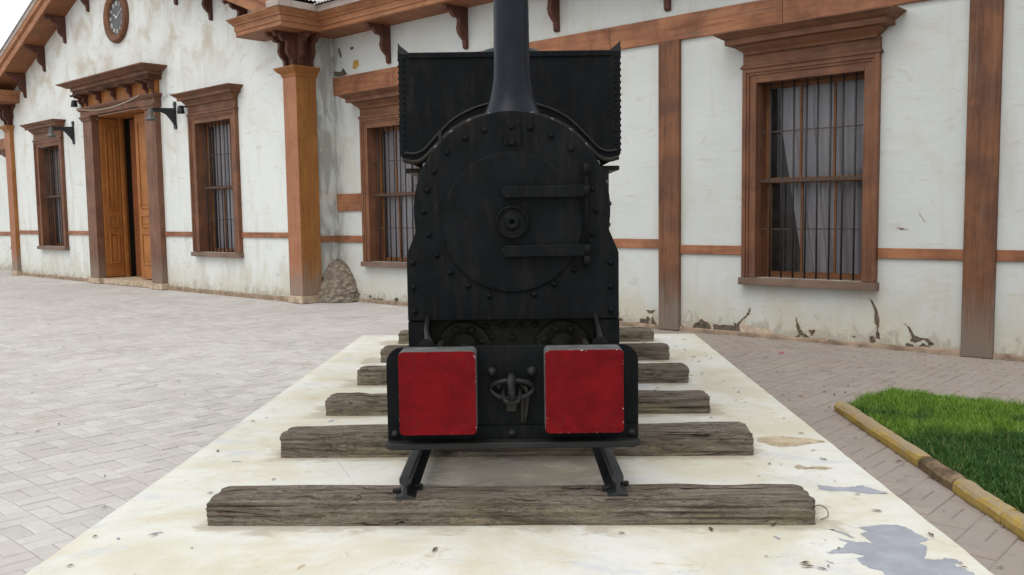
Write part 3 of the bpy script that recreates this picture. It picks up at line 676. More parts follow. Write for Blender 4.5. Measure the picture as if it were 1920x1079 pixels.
# ---- corner columns
SC = [(0, 0), (.44, 0), (.44, -.06), (.40, -.095), (.375, -.06), (.33, -.07), (.30, -.12), (.25, -.155), (.19, -.15), (.165, -.175), (.17, -.24), (.185, -.30), (.16, -.37), (.11, -.42), (.07, -.45), (.058, -.52), (.06, -.55), (.03, -.575), (0, -.575)]
def bracket_mesh(k=1.0, h=1.0, t=.07, mat='dark'):
    m_ = MB(); m_.prism([(-p[0]*k, p[1]*h) for p in SC], -t/2, t/2, 'yz'); return m_.mesh('bracket', M[mat])
bk = bracket_mesh(1, 1, .07); bk_col = bracket_mesh(.85, .92, .07); bk_door = bracket_mesh(.62, .42, .06)
ZS = 4.38
for sgn, x0, x1 in ((1, -12.97, -12.60), (-1, -25.75, -25.38)):
    xi = lambda a: a if sgn > 0 else (2*UC-.03-a)
    sh = MB(); sh.box(x0, x1, 8.58, 8.97, .12, 3.73)
    me = sh.mesh('column', M['colf']); me.materials.append(M['cols'])
    for p in me.polygons:
        if abs(p.normal.x) > .9: p.material_index = 1
    col = put('column', me, bld, None, .008)
    b_ = MB(); b_.box(x0-.03, x1+.03, 8.55, 8.99, 0, .12); part('base_block', b_, M['plinthb'], col, .01)
    c_ = MB(); c_.sweep([(x0, 8.99), (x0, 8.58), (x1, 8.58), (x1, 8.99)], [(0, 3.70), (.012, 3.70), (.02, 3.745), (.05, 3.77), (.085, 3.80), (.09, 3.82), (.105, 3.825), (.105, 3.85), (-.02, 3.856)], left=False)
    c_.box(x0+.005, x1-.005, 8.59, 8.98, 3.74, 3.854); part('capital', c_, M['cols'], col)
    c_ = MB(); c_.box(x0+.03, x1-.03, 8.62, 8.95, 3.85, ZS); part('bracket_block', c_, M['dark'], col)
    for bx in (x0+.08, x1-.08): put('bracket', bk_col, col, (bx, 8.62, ZS))
    for by in (8.68, 8.89):
        o = put('bracket', bk_col, col, (x1-.03, by, ZS)); o.rotation_euler = (0, 0, R(90)); o.scale = (1, .72, 1)
# ---- eaves: boxed cornice round the wing corners and along the main wall
EP0 = [(0, ZS), (0, ZS+.105), (.018, ZS+.108), (.018, ZS+.215), (.045, ZS+.225), (.05, ZS+.25), (.085, ZS+.285), (.115, ZS+.33), (.13, ZS+.335), (.13, ZS+.352), (-.03, ZS+.36)]
EP = [(a*.85, ZS+(z-ZS)*.80) for a, z in EP0]
def eave(path, top=True):
    m_ = MB(); m_.sweep(path, EP, left=False); return part('eave_cornice', m_, M['eave'])
BX = 8.14; DE = 8.875
pr_ = [(-13.62, 8.70), (-13.62, BX), (-12.30, BX), (-12.30, DE), (UR+.4, DE)]
eave(pr_)
eave([(-40, DE), (-26.05, DE), (-26.05, BX), (-24.83, BX), (-24.83, 8.70)])
def edgeboard(path):
    m_ = MB(); m_.sweep(path, [(.08, ZS+.284), (.125, ZS+.284), (.13, ZS+.385), (.08, ZS+.385)], left=False); return part('roof_edge_board', m_, M['edge'])
edgeboard([(-12.50, BX), (-12.30, BX), (-12.30, DE), (UR+.4, DE)]); edgeboard([(-40, DE), (-26.05, DE), (-26.05, BX), (-25.9, BX)])
for a_ in ((-13.62, -12.302, BX, DB), (-12.298, UR+.4, DE, DB+.02), (-26.048, -24.83, BX, DB), (-40, -26.052, DE, DB)):
    s_ = MB(); s_.box(*a_, ZS+.001, ZS+.02); part('soffit', s_, M['soff'])
for u in (-11.20, -9.475, -7.77, -6.06, -4.35, -2.64, -.93, .8): put('eave_bracket', bk, bld, (u, DB+.005, ZS))
for u in (-27.2, -28.9, -30.6): put('eave_bracket', bk, bld, (u, DB+.005, ZS))
# ---- wing roof: sloping slabs with overhanging rake
RF = 8.17; RB = 16.2; EXT = 6.83
for sg, (a, b) in ((-1, (UC-EXT, UC)), (1, (UC, UC+EXT))):
    s_ = MB(); s_.prism([(a, gz(a)), (b, gz(b)), (b, gz(b)+.03), (a, gz(a)+.03)], RF+.02, RB, 'xz'); part('rake_soffit', s_, M['soff'])
    m_ = MB()
    for z0, z1, y0, y1 in ((-.012, .17, 0, .03), (.17, .20, -.02, .03), (.20, .33, -.04, .03)):
        m_.prism([(a, gz(a)+z0), (b, gz(b)+z0), (b, gz(b)+z1), (a, gz(a)+z1)], RF+y0, RF+y1, 'xz')
    part('rake_board', m_, M['eave'], bevel=.004)
    m_ = MB(); m_.prism([(a, gz(a)+.332), (b, gz(b)+.332), (b, gz(b)+.42), (a, gz(a)+.42)], RF-.05, RF+.03, 'xz'); part('roof_edge_board', m_, M['edge'])
for u in (-24.38, -23.08, -21.79, -20.48, -17.82, -16.55, -15.30, -14.15):
    o = put('rake_bracket', bk, bld, (u, DA+.005, gz(u)-.01)); 
def corrugated(name, us, fz, dep, flip=False):
    pass
def corr_sheet(a, b, axis, fn, lo, hi, pitch=.076, amp=.011, n=8):
    cnt = int((b-a)/pitch*n); v = []
    for i in range(cnt+1):
        t = a+(b-a)*i/cnt; w_ = amp*math.sin(2*math.pi*(t-a)/pitch)
        for e in (lo, hi): v.append(fn(t, e, w_))
    m_ = MB(); m_.add(v, [(2*i, 2*i+2, 2*i+3, 2*i+1) for i in range(cnt)], True); return m_
zc_ = .44
part('roof_sheet', corr_sheet(RF-.08, RB, 'y', lambda t, e, w_: (e, t, gz(e)+zc_+w_), UC, UC+EXT+.12), M['corr'])
part('roof_sheet', corr_sheet(RF-.08, RB, 'y', lambda t, e, w_: (e, t, gz(e)+zc_+w_), UC, UC-EXT-.12), M['corr'])
zr = lambda d: ZS+.40+.36*(d-8.70)
part('roof_sheet', corr_sheet(-14.5, UR+.4, 'x', lambda t, e, w_: (t, e, zr(e)+w_), 8.68, 12.8), M['corr'])
part('roof_sheet', corr_sheet(-14.5, UR+.4, 'x', lambda t, e, w_: (t, e, zr(12.8)-.36*(e-12.8)+w_), 12.8, 16.6), M['corr'])
part('roof_sheet', corr_sheet(-40, -24, 'x', lambda t, e, w_: (t, e, zr(e)+w_), 8.68, 12.8), M['corr'])
# ---- doorway
pil = MB(); pil.box(-20.83, -20.38, DA-.12, DA+.02, .12, 3.60)
for (a, b) in ((-20.83, -20.38), (-17.87, -17.42)):
    m_ = MB(); m_.box(a, b, DA-.12, DA+.04, .12, 3.60); p_ = part('door_pilaster', m_, M['pil'], bevel=.008)
    m_ = MB(); m_.box(a-.05, b+.05, DA-.16, DA+.01, 0, .12); part('base_block', m_, M['plinthb'], p_, .012)
    m_ = MB(); m_.sweep([(a, DA), (a, DA-.12), (b, DA-.12), (b, DA)], [(0, 3.58), (.03, 3.60), (.03, 3.63), (.06, 3.66), (.06, 3.685), (0, 3.69)], left=False); part('capital', m_, M['pil'], p_)
m_ = MB(); m_.box(-20.88, -17.37, DA-.14, DA+.05, 3.69, 3.80); m_.sweep([(-20.88, DA), (-20.88, DA-.14), (-17.37, DA-.14), (-17.37, DA)], [(0, 3.80), (.02, 3.805), (.05, 3.84), (.06, 3.87), (.06, 3.885), (-.02, 3.89)], left=False)
part('door_lintel', m_, M['trim'])
m_ = MB(); m_.box(-20.84, -17.41, DA-.10, DA+.02, 3.888, 4.18); part('door_frieze', m_, M['var'])
m_ = MB(); b0, b1, pj = -20.90, -17.30, .28
m_.sweep([(b0, DA), (b0, DA-pj), (b1, DA-pj), (b1, DA)], [(0, 4.15), (0, 4.235), (.03, 4.24), (.03, 4.30), (.10, 4.31), (.15, 4.34), (.22, 4.37), (.25, 4.375), (.25, 4.40), (0, 4.42), (-.05, 4.42)], left=False)
m_.box(b0, b1, DA-pj, DA, 4.151, 4.40); part('door_cornice', m_, M['trim'])
for u in (-20.80, -20.56, -19.88, -19.15, -18.42, -17.71, -17.46): put('door_bracket', bk_door, bld, (u, DA-.10, 4.15))
def leaf(w, h, y=.045):
    m_ = MB(); m_.box(0, w, .0, y, 0, h)
    pan = []
    s = .13 if w > .9 else .09
    for z0, z1 in ((.30, .98), (1.10, 1.36), (1.50, h-.18)):
        fr = MB()
        for (a, b, c, d_) in ((s, w-s, z0, z0+.03), (s, w-s, z1-.03, z1), (s, s+.03, z0+.03, z1-.03), (w-s-.03, w-s, z0+.03, z1-.03)): fr.box(a, b, -.022, 0, c, d_)
        fr.box(s+.075, w-s-.075, -.012, 0, z0+.075, z1-.075); pan.append(fr)
    return m_, pan
for nm, w_, x, y, rz, lb in (('door_leaf', 1.26, -19.14, 8.95, 0, 'closed right leaf of the station door'), ('door_leaf', .40, -20.345, 8.73, 90, 'left leaf folded back into the doorway')):
    a, pan = leaf(w_, 3.50)
    sgn = 1
    lf = put(nm, a.mesh(nm, M['var']), bld, (x, y, .14), .004, label=lb)
    if rz: lf.rotation_euler = (0, 0, R(90)); 
    for q in pan: put('panel', q.mesh('panel', M['var']), lf, (0, 0, 0), .004)
m_ = MB(); m_.box(-20.44, -20.39, DA+.04, 9.30, .12, 3.68); m_.box(-20.34, -20.27, 9.14, 9.20, .13, 3.66); m_.box(-17.87, -17.83, DA+.04, 9.30, .12, 3.68); m_.box(-20.38, -17.87, DA+.02, 9.3, 3.66, 3.70)
part('door_jamb', m_, M['var'])
m_ = MB(); m_.box(-20.22, -19.02, 9.34, 9.38, .12, 3.64); part('inner_door', m_, M['vard'])
m_ = MB(); m_.add([(-20.5, 9.3, 0), (-17.6, 9.3, 0), (-17.6, 10.6, 0), (-20.5, 10.6, 0), (-20.5, 9.3, 3.9), (-17.6, 9.3, 3.9), (-17.6, 10.6, 3.9), (-20.5, 10.6, 3.9)], [(3, 2, 1, 0), (4, 5, 6, 7), (1, 2, 6, 5), (2, 3, 7, 6), (3, 0, 4, 7)]); part('dark_hall', m_, M['inside'])
m_ = MB(); m_.box(-20.36, -17.88, DA-.05, 9.6, 0, .115); part('threshold', m_, M['plinthb'], bevel=.012)
# ---- plaster base + things mounted on the wall
clk = thing('wall_clock', 'round clock with reddish wooden rim and dark dial high on the gable', 'clock', L2W(-19.1, DA)+(5.62,), TH)
m_ = MB(); m_.lathe([(.355, -.01), (.36, -.05), (.39, -.085), (.41, -.07), (.43, -.085), (.47, -.10), (.51, -.08), (.53, -.04), (.53, .0)], axis='y', n=48, cap=False); put('rim', m_.mesh('rim', M['trim']), clk)
m_ = MB(); m_.lathe([(.37, -.02), (.37, 0)], axis='y', n=48, smooth=False); put('dial', m_.mesh('dial', M['dial']), clk)
def numeral(txt):
    m_ = MB(); h = .085; x = 0; wd = {'I': .022, 'V': .05, 'X': .05}; tot = sum(wd[c] for c in txt)
    x = -tot/2
    for c in txt:
        w_ = wd[c]; t = .009
        if c == 'I': m_.prism([(x+w_/2-t/2, -h/2), (x+w_/2+t/2, -h/2), (x+w_/2+t/2, h/2), (x+w_/2-t/2, h/2)], -.024, -.02, 'xz')
        if c == 'V':
            m_.prism([(x, h/2), (x+t, h/2), (x+w_/2+t/2, -h/2), (x+w_/2-t/2, -h/2)], -.024, -.02, 'xz'); m_.prism([(x+w_-t, h/2), (x+w_, h/2), (x+w_/2+t/2, -h/2), (x+w_/2-t/2, -h/2)], -.0245, -.0195, 'xz')
        if c == 'X':
            m_.prism([(x, h/2), (x+t, h/2), (x+w_, -h/2), (x+w_-t, -h/2)], -.024, -.02, 'xz'); m_.prism([(x+w_-t, h/2), (x+w_, h/2), (x+t, -h/2), (x, -h/2)], -.0245, -.0195, 'xz')
        x += w_
    return m_.mesh('numeral', M['numeral'])
for i, t in enumerate(('XII', 'I', 'II', 'III', 'IIII', 'V', 'VI', 'VII', 'VIII', 'IX', 'X', 'XI')):
    a = i*math.pi/6; o = put('numeral', numeral(t), clk, (.285*math.sin(a), 0, .285*math.cos(a))); o.rotation_euler = (0, a, 0)
for ln, a, w_ in ((.17, 5.2, .014), (.24, 1.1, .01)):
    m_ = MB(); m_.prism([(-w_, -.04), (w_, -.04), (w_*.4, ln), (-w_*.4, ln)], -.030, -.026, 'xz'); o = put('hand', m_.mesh('hand', M['numeral']), clk); o.rotation_euler = (0, a, 0)
def wall_lamp(u, label):
    t = thing('wall_lamp', label, 'wall lamp', L2W(u, DA)+(3.45,), TH, 'iron bracket lamps on the station front')
    m_ = MB(); m_.prism([(-.035, .22), (.035, .22), (.045, .17), (.03, .12), (.03, -.20), (.05, -.25), (.03, -.30), (-.03, -.30), (-.05, -.25), (-.03, -.20), (-.03, .12), (-.045, .17)], -.03, .0, 'xz'); put('wall_plate', m_.mesh('wall_plate', M['iron']), t)
    m_ = MB(); m_.prism([(-.0, .10), (-.50, .07), (-.50, 0.0), (-.28, .0), (-.20, -.03), (-.10, -.14), (-.03, -.24), (-.0, -.24)], -.02, .02, 'yz'); put('arm', m_.mesh('arm', M['iron']), t)
    m_ = MB(); m_.lathe([(.03, .06), (.045, .02), (.05, -.06), (.065, -.10), (.105, -.14), (.11, -.16), (.09, -.165), (.02, -.12)], (0, -.50, 0), n=20, cap=False); m_.lathe([(.02, .06), (.045, .02)], (0, -.5, 0), n=20); put('bell', m_.mesh('bell', M['bulb']), t)
wall_lamp(-16.80, 'black iron bracket lamp on the wall right of the door'); wall_lamp(-21.62, 'black iron bracket lamp on the wall left of the door')
def spot(u, z, label):
    t = thing('floodlight', label, 'floodlight', L2W(u, DA-.02)+(z,), TH, 'small black floodlights under the cornices')
    m_ = MB(); m_.box(-.015, .015, -.10, .02, .0, .03); put('arm', m_.mesh('arm', M['iron']), t)
    m_ = MB(); m_.lathe([(.03, .03), (.06, .0), (.07, -.08), (.075, -.12), (.06, -.12)], (0, -.11, 0), n=14); put('head', m_.mesh('head', M['iron']), t)
spot(-21.20, 4.07, 'small black floodlight hanging at the left end of the door cornice'); spot(-16.35, 3.52, 'small black floodlight at the left end of the window cornice right of the door')
m_ = MB(); pts = []
for i in range(25):
    t = i/24; u = -20.85+3.0*t; pts.append(L2W(u, DA-.21)+(3.86-.42*t*(1-t)*1.1+.02*t,))
m_.tube(pts, .008, 6); cb = put('cable', m_.mesh('cable', M['cablew'])); cb['label'] = 'pale slack cable sagging across the top of the doorway'; cb['category'] = 'cable'
m_ = MB(); pts = [L2W(-17.3+.5*t, DA-.03)+(3.74+.1*math.sin(t*2.2),) for t in [k/10 for k in range(11)]]
m_.tube(pts, .008, 6); cb = put('cable', m_.mesh('cable', M['cablew'])); cb['label'] = 'short pale cable running into the iron lamp right of the door'; cb['category'] = 'cable'
# ---- mound of stones and mortar in the corner
m_ = MB(); v = []; nr, na = 26, 40; rg = random.Random(3)
from mathutils import noise as mn
for i in range(nr+1):
    t = i/nr; z = .70*t; r = .50*(1-t**1.7)**.62*(1 if t < 1 else 0)+.04*(1-t)
    for k in range(na):
        a = 2*math.pi*k/na; q = Vector((math.cos(a)*2.2, math.sin(a)*2.2, t*4)); d_ = 1+.07*mn.noise(q*2.2)+.05*mn.noise(q*7)
        v.append((-12.62+r*d_*math.cos(a)*.92, 9.33+r*d_*math.sin(a)*.85, z+.02*mn.noise(q*5)))
m_.add(v, [(i*na+k, i*na+(k+1) % na, (i+1)*na+(k+1) % na, (i+1)*na+k) for i in range(nr) for k in range(na)], False)
v2 = [L2W(p[0], p[1])+(p[2],) for p in m_.v]; m_.v = v2
mo = put('stone_mound', m_.mesh('stone_mound', M['stone'], L2W(-12.62, 9.33)+(0,)), None, L2W(-12.62, 9.33)+(0,)); mo['label'] = 'rough cone of stones and mortar in the wall corner beside the column'; mo['category'] = 'mound'
st = []
for k in range(26):
    t = rg.random()*.9; a = rg.uniform(-2.9, .2); r = .50*(1-t**1.7)**.62; c = (r*math.cos(a)*.92, r*math.sin(a)*.85, .70*t)
    s_ = MB(); sz = rg.uniform(.015, .032); pr2 = [(sz*math.cos(q)*.0+sz*max(.02, math.cos(q)), sz*.7*math.sin(q)) for q in (-1.57, -.8, 0, .8, 1.57)]
    s_.lathe(pr2, (0, 0, 0), n=7, smooth=False); s_.v = [(p[0]*rg.uniform(.8, 1.2), p[1]*rg.uniform(.8, 1.2), p[2]) for p in s_.v]
    st.append((s_, c))
for s_, c in st:
    w_ = Vector(c); w_.rotate(Matrix.Rotation(TH, 3, 'Z')); put('stone', s_.mesh('stone', M['stone']), mo, w_)
# ================================================================ PLINTH, sleepers, rails
pz = .2
plt = MB(); ny = 120; nx = 40; v = []; rg = random.Random(9)
ys = [.6+(9.389-.6)*j/ny for j in range(ny+1)]
for j in range(ny+1):
    y = ys[j]; wl = .006*mn.noise(Vector((0, y*4, 1)))+.004*mn.noise(Vector((3, y*15, 1))); wr = .006*mn.noise(Vector((7, y*4, 1)))+.004*mn.noise(Vector((9, y*15, 1)))
    for i in range(nx+1):
        t = i/nx; x = (xl(y)+wl)*(1-t)+(xr(y)+wr)*t
        yy = .6+(y-.6)*(farY(x)-.6)/(9.389-.6); v.append((x, yy, pz+(0 if 0 < i < nx and 0 < j < ny else -.006)))
nt = len(v)
ring = [(0, i) for i in range(nx)]+[(j, nx) for j in range(ny)]+[(ny, i) for i in range(nx, 0, -1)]+[(j, 0) for j in range(ny, 0, -1)]
f = [(j*(nx+1)+i, j*(nx+1)+i+1, (j+1)*(nx+1)+i+1, (j+1)*(nx+1)+i) for j in range(ny) for i in range(nx)]
for (j, i) in ring: q = v[j*(nx+1)+i]; v.append((q[0]+(.008 if i == nx else -.008 if i == 0 else 0), q[1], -.02))
L_ = len(ring)
for k in range(L_):
    a = ring[k][0]*(nx+1)+ring[k][1]; b = ring[(k+1) % L_][0]*(nx+1)+ring[(k+1) % L_][1]; f.append((a, nt+k, nt+(k+1) % L_, b))
plt.add(v, f, False)
pl = put('concrete_plinth', plt.mesh('concrete_plinth', M['cream'])); pl['label'] = 'long low cream painted concrete slab with flaking paint, carrying the engine and its track'; pl['category'] = 'plinth'
def patch(pts, mat, z, seed=0, amp=.0055):
    pts = rough(pts, 5, amp, seed); bm = bmesh.new(); vs = [bm.verts.new((p[0], p[1], z)) for p in pts]; bm.faces.new(vs); bmesh.ops.triangulate(bm, faces=bm.faces)
    for f_ in bm.faces:
        if f_.normal.z < 0: f_.normal_flip()
    me = bpy.data.meshes.new('paint_loss'); bm.to_mesh(me); bm.free(); me.materials.append(mat); put('paint_loss', me, pl)
for k, q in enumerate(GP): patch(q, M['bare'], pz+.0010, k)
for k, q in enumerate(TP): patch(q, M['ochrespill'], pz+.0010, 20+k, .012)
rg = random.Random(21)
for k in range(34):
    y = rg.uniform(2.9, 8.8); x = rg.uniform(xl(y)+.1, xr(y)-.1); s_ = rg.uniform(.006, .024)*(1.4 if rg.random() < .1 else 1)
    n_ = rg.randint(5, 8); an = rg.uniform(0, 3); q = []
    for i in range(n_):
        a = 2*math.pi*i/n_; r0 = s_*rg.uniform(.5, 1.2); ex, ey = r0*math.cos(a)*1.8, r0*math.sin(a)*.7; q.append((x+ex*math.cos(an)-ey*math.sin(an), y+ex*math.sin(an)+ey*math.cos(an)))
    patch(q, M['bare'] if rg.random() < .6 else M['ochrespill'], pz+.0008, 50+k, .001)
SL = [(-.032, 3.54, 2.44, .108, 'nearest sleeper, whole width in view, split and knotted'), (.002, 4.565, 2.43, .125, 'second from the front, faded cream paint on its left end'),
      (.0175, 5.535, 2.385, .108, 'third sleeper from the front, beside the red blocks'), (.063, 6.53, 2.42, .12, 'fourth sleeper from the front, short ends showing beside the beam'),
      (.096, 7.55, 2.43, .12, 'second sleeper from the far end of the slab'), (.122, 8.64, 2.455, .11, 'farthest sleeper at the far end of the slab')]
def sleeper(i, cx, fy, L, h, desc):
    rg = random.Random(40+i); nx = 230; prof = []
    b, t = .10, h                                   # half depth, height
    rc = .011
    P = []
    for k in range(9): P.append((-b, t*.85*k/8))
    for k in range(1, 4): a = k/4*math.pi/2; P.append((-b+rc*(1-math.cos(a)), t*.85+(t*.15)*math.sin(a)))
    for k in range(27): P.append((-b+rc+(2*b-2*rc)*k/26, t))
    for k in range(1, 4): a = (1-k/4)*math.pi/2; P.append((b-rc*(1-math.cos(a)), t*.85+(t*.15)*math.sin(a)))
    for k in range(5): P.append((b, t*.85*(1-k/4)))
    n = len(P); v = []; sd_ = rg.uniform(0, 90)
    for ix in range(nx+1):
        u = ix/nx; x = -L/2+L*u; e = min(u, 1-u)*L
        end = max(0, 1-e/.05)
        for (y, z) in P:
            q = Vector((x*1.1+sd_, y*9, z*9)); gr = mn.noise(Vector((x*.9+sd_, y*42, z*60))); cr_ = mn.noise(Vector((x*1.7+sd_, y*75+3, z*95)))
            d = .006*mn.noise(q)+.0055*gr-.034*max(0, cr_-.16)-.012*max(0, mn.noise(Vector((x*4+sd_, y*26, z*34)))-.25)
            yy, zz = y*(1-.05*end**2), z*(1-.09*end**2*(z/t))
            if z > t*.8: zz += d*1.3+.010*mn.noise(Vector((x*2.2+sd_, y*3, 7)))*(1 if abs(x) > .55 else .3)
            yy += (1 if y > 0 else -1)*d*(1 if abs(y) > b*.8 else 0)+.006*mn.noise(Vector((x*1.3+sd_, 9, z*4)))*(1 if abs(y) > b*.8 else 0)
            v.append((x+.008*mn.noise(Vector((y*30, z*30, sd_)))*(1 if ix in (0, nx) else 0), yy, max(zz, -.004)))
    m_ = MB(); m_.add(v, [(ix*n+k, (ix+1)*n+k, (ix+1)*n+k+1, ix*n+k+1) for ix in range(nx) for k in range(n-1)], False)
    m_.f.append(tuple(range(n))); m_.f.append(tuple(range(nx*n, nx*n+n))); m_.sm += [False, False]
    yaw = R(-1.9); c = (cx+.10*math.sin(-yaw), fy+.10, pz)
    o = put('railway_sleeper', m_.mesh('railway_sleeper', M['timber']), None, c); o.rotation_euler = (0, 0, yaw)
    o['label'] = 'weathered grey brown timber, '+desc; o['category'] = 'railway sleeper'; o['group'] = 'timber sleepers under the track'
for i, q in enumerate(SL): sleeper(i, *q)
def rail(cx, lab_):
    m_ = MB(); z = .308
    P = [(-.040, z), (.040, z), (.040, z+.006), (.008, z+.016), (.006, z+.056), (.0215, z+.062), (.0225, z+.082), (.017, z+.087), (-.017, z+.087), (-.0225, z+.082), (-.0215, z+.062), (-.006, z+.056), (-.008, z+.016), (-.040, z+.006)]
    m_.prism([(p[0], p[1]-.3) for p in P], 3.562, 9.0, 'xz')
    o = put('rail', m_.mesh('rail', M['rail']), None, (cx, 0, .3)); o['label'] = lab_; o['category'] = 'rail'; o['group'] = 'steel rails under the engine'
    for y in (3.66, 4.66, 5.63, 6.63, 7.65, 8.74):
        for s_ in (-1, 1):
            k = MB(); k.box(s_*.040, s_*.056, y-.008+s_*.03, y+.008+s_*.03, -.012, .026); k.box(s_*.026, s_*.059, y-.011+s_*.03, y+.011+s_*.03, .018, .030)
            put('spike', k.mesh('spike', M['locob']), o, bevel=.003)
rail(-.441, 'left dark steel rail with its cut end on the nearest sleeper'); rail(.415, 'right dark steel rail with its cut end on the nearest sleeper')
# ================================================================ LOCOMOTIVE
LC = (.005, 5.6, .395)
loco = thing('steam_locomotive', 'small black narrow gauge steam engine seen head on with two square red buffer blocks', 'steam engine', LC)
def lp(name, mb, mat, parent=None, bevel=0, **kw):
    return put(name, mb.mesh(name, mat, LC), parent or loco, None, bevel, **kw)
cx, cz, rr = .005, 1.46, .449
def outline(k=1.0, n=64):
    P = [(cx+.486*k, .957), (cx+.486*k, 1.262), (cx+.470*k, 1.30), (cx+.443*k, 1.365)]
    a0 = math.atan2(1.365-cz, .443)
    for i in range(1, n): a = a0+(math.pi-2*a0)*i/n; P.append((cx+rr*k*math.cos(a), cz+rr*k*math.sin(a)))
    P += [(cx-.443*k, 1.365), (cx-.470*k, 1.30), (cx-.486*k, 1.262), (cx-.486*k, .957)]
    return P
FY = 4.15
m_ = MB(); m_.prism(outline(), FY, FY+.022, 'xz'); fp = lp('smokebox_front', m_, M['loco'], bevel=.004)
m_ = MB(); P = outline(.992); n = len(P)
m_.add([(p[0], FY+.022, p[1]) for p in P]+[(p[0], 4.78, p[1]) for p in P], [(i, i+1, n+i+1, n+i) for i in range(n-1)]+[(n-1, 0, n, 2*n-1)]+[tuple(range(n, 2*n))], True)
sb = lp('smokebox', m_, M['loco'])
dome = MB(); dome.lathe([(.0005, -.0085), (.006, -.0075), (.0105, -.0045), (.013, 0), (.0135, .002)], axis='y', n=10, cap=False); rv_me = dome.mesh('rivet', M['loco'])
RV = [(-0.346, 1.64), (-0.379, 1.556), (-0.397, 1.458), (-0.377, 1.354), (-0.342, 1.26), (-0.282, 1.18), (-0.201, 1.118), (-0.105, 1.069), (0.102, 1.072), (0.195, 1.119), (0.286, 1.184), (0.371, 1.346), (0.39, 1.454), (0.372, 1.554), (0.34, 1.648), (-0.453, 1.227), (-0.452, 1.114), (-0.451, 1.001), (0.453, 1.215), (0.453, 1.105), (0.454, 0.996), (-0.285, 1.725), (-0.201, 1.788), (-0.115, 1.822), (0.093, 1.83), (0.188, 1.795), (0.275, 1.732)]
for x, z in RV:
    o = put('rivet', rv_me, fp, (x-LC[0], FY-LC[1], z-LC[2])); o.scale = (1.15, 1.7, 1.15)
rim = MB(); rim.lathe([(.0005, .010), (.006, .009), (.010, .005), (.0125, -.001)], axis='z', n=10, cap=False); rim_me = rim.mesh('rivet', M['rim'])
for k in range(-8, 9):
    if k == 0: continue
    a = R(90-k*12.2+(4 if k > 0 else -4)); a = R(90-k*12.4)
    o = put('rivet', rim_me, sb, (cx+rr*.99*math.cos(a)-LC[0], FY+.055-LC[1], cz+rr*.99*math.sin(a)-LC[2])); o.rotation_euler = (0, math.pi/2-a, 0); o.scale = (1.3, 1.3, 1.7)
# door with hinges
dc = (.005, 1.405)
m_ = MB(); m_.lathe([(.322, .0), (.322, -.008), (.318, -.012), (.310, -.0135), (.0005, -.0145)], (dc[0], FY, dc[1]), 'y', 72, cap=False, smooth=False)
dr = lp('smokebox_door', m_, M['loco'])
m_ = MB(); m_.lathe([(.075, -.03), (.075, -.044), (.070, -.050), (.064, -.046), (.062, -.040), (.03, -.040), (.030, -.062), (.026, -.066), (.011, -.066), (.0105, -.045), (.0005, -.045)], (dc[0], FY, dc[1]+.001), 'y', 32, cap=False); lp('locking_boss', m_, M['loco'], dr)
for z0, nm in ((1.541, 0), (1.276, 1)):
    m_ = MB(); hw = .026
    pts = [(-.028, -hw), (-.042, -hw+.012), (-.042, hw-.012), (-.028, hw), (.325, hw+.003), (.352, hw-.002), (.352, -hw), (.325, -hw)]
    m_.prism([(p[0], z0+p[1]-.002*nm) for p in pts], FY-.052, FY-.030, 'xz'); lp('hinge_strap', m_, M['loco'], dr, .004)
m_ = MB(); m_.lathe([(.0095, 1.215), (.0095, 1.655), (.004, 1.668)], (.342, FY-.041, 0), n=12)
for z0 in (1.541, 1.276, 1.64, 1.228): m_.lathe([(.0165, z0-.026), (.0165, z0+.026)], (.342, FY-.041, 0), n=14)
m_.box(.331, .353, FY-.03, FY, 1.20, 1.24); m_.box(.331, .353, FY-.03, FY, 1.63, 1.66)
lp('hinge_pin', m_, M['loco'], dr)
m_ = MB(); m_.box(-.030, .050, FY-.010, FY, 1.752, 1.862); li = lp('lamp_iron', m_, M['loco'], fp, .003)
for z0 in (1.838, 1.768):
    m_ = MB(); m_.lathe([(.016, -.010), (.016, -.022), (.012, -.028)], (.008, FY, z0), 'y', 6, smooth=False); lp('bolt', m_, M['loco'], fp)
m_ = MB(); m_.box(-.335, -.322, 4.3, 4.36, 1.76, 1.84); m_.box(-.335, -.27, 4.3, 4.36, 1.76, 1.775); lp('bracket', m_, M['locog'], sb)
# chimney
ch = MB(); ccx = .0135
ch.lathe([(.175, 1.83), (.150, 1.90), (.136, 1.930), (.124, 1.955), (.113, 1.985), (.104, 2.02), (.097, 2.055), (.091, 2.095), (.0875, 2.15), (.0862, 2.2), (.085, 2.4), (.083, 2.9), (.083, 3.02), (.11, 3.06), (.118, 3.10), (.105, 3.13), (.085, 3.13)], (ccx, 4.46, 0), n=64, cap=False)
lp('chimney', ch, M['lococh'])
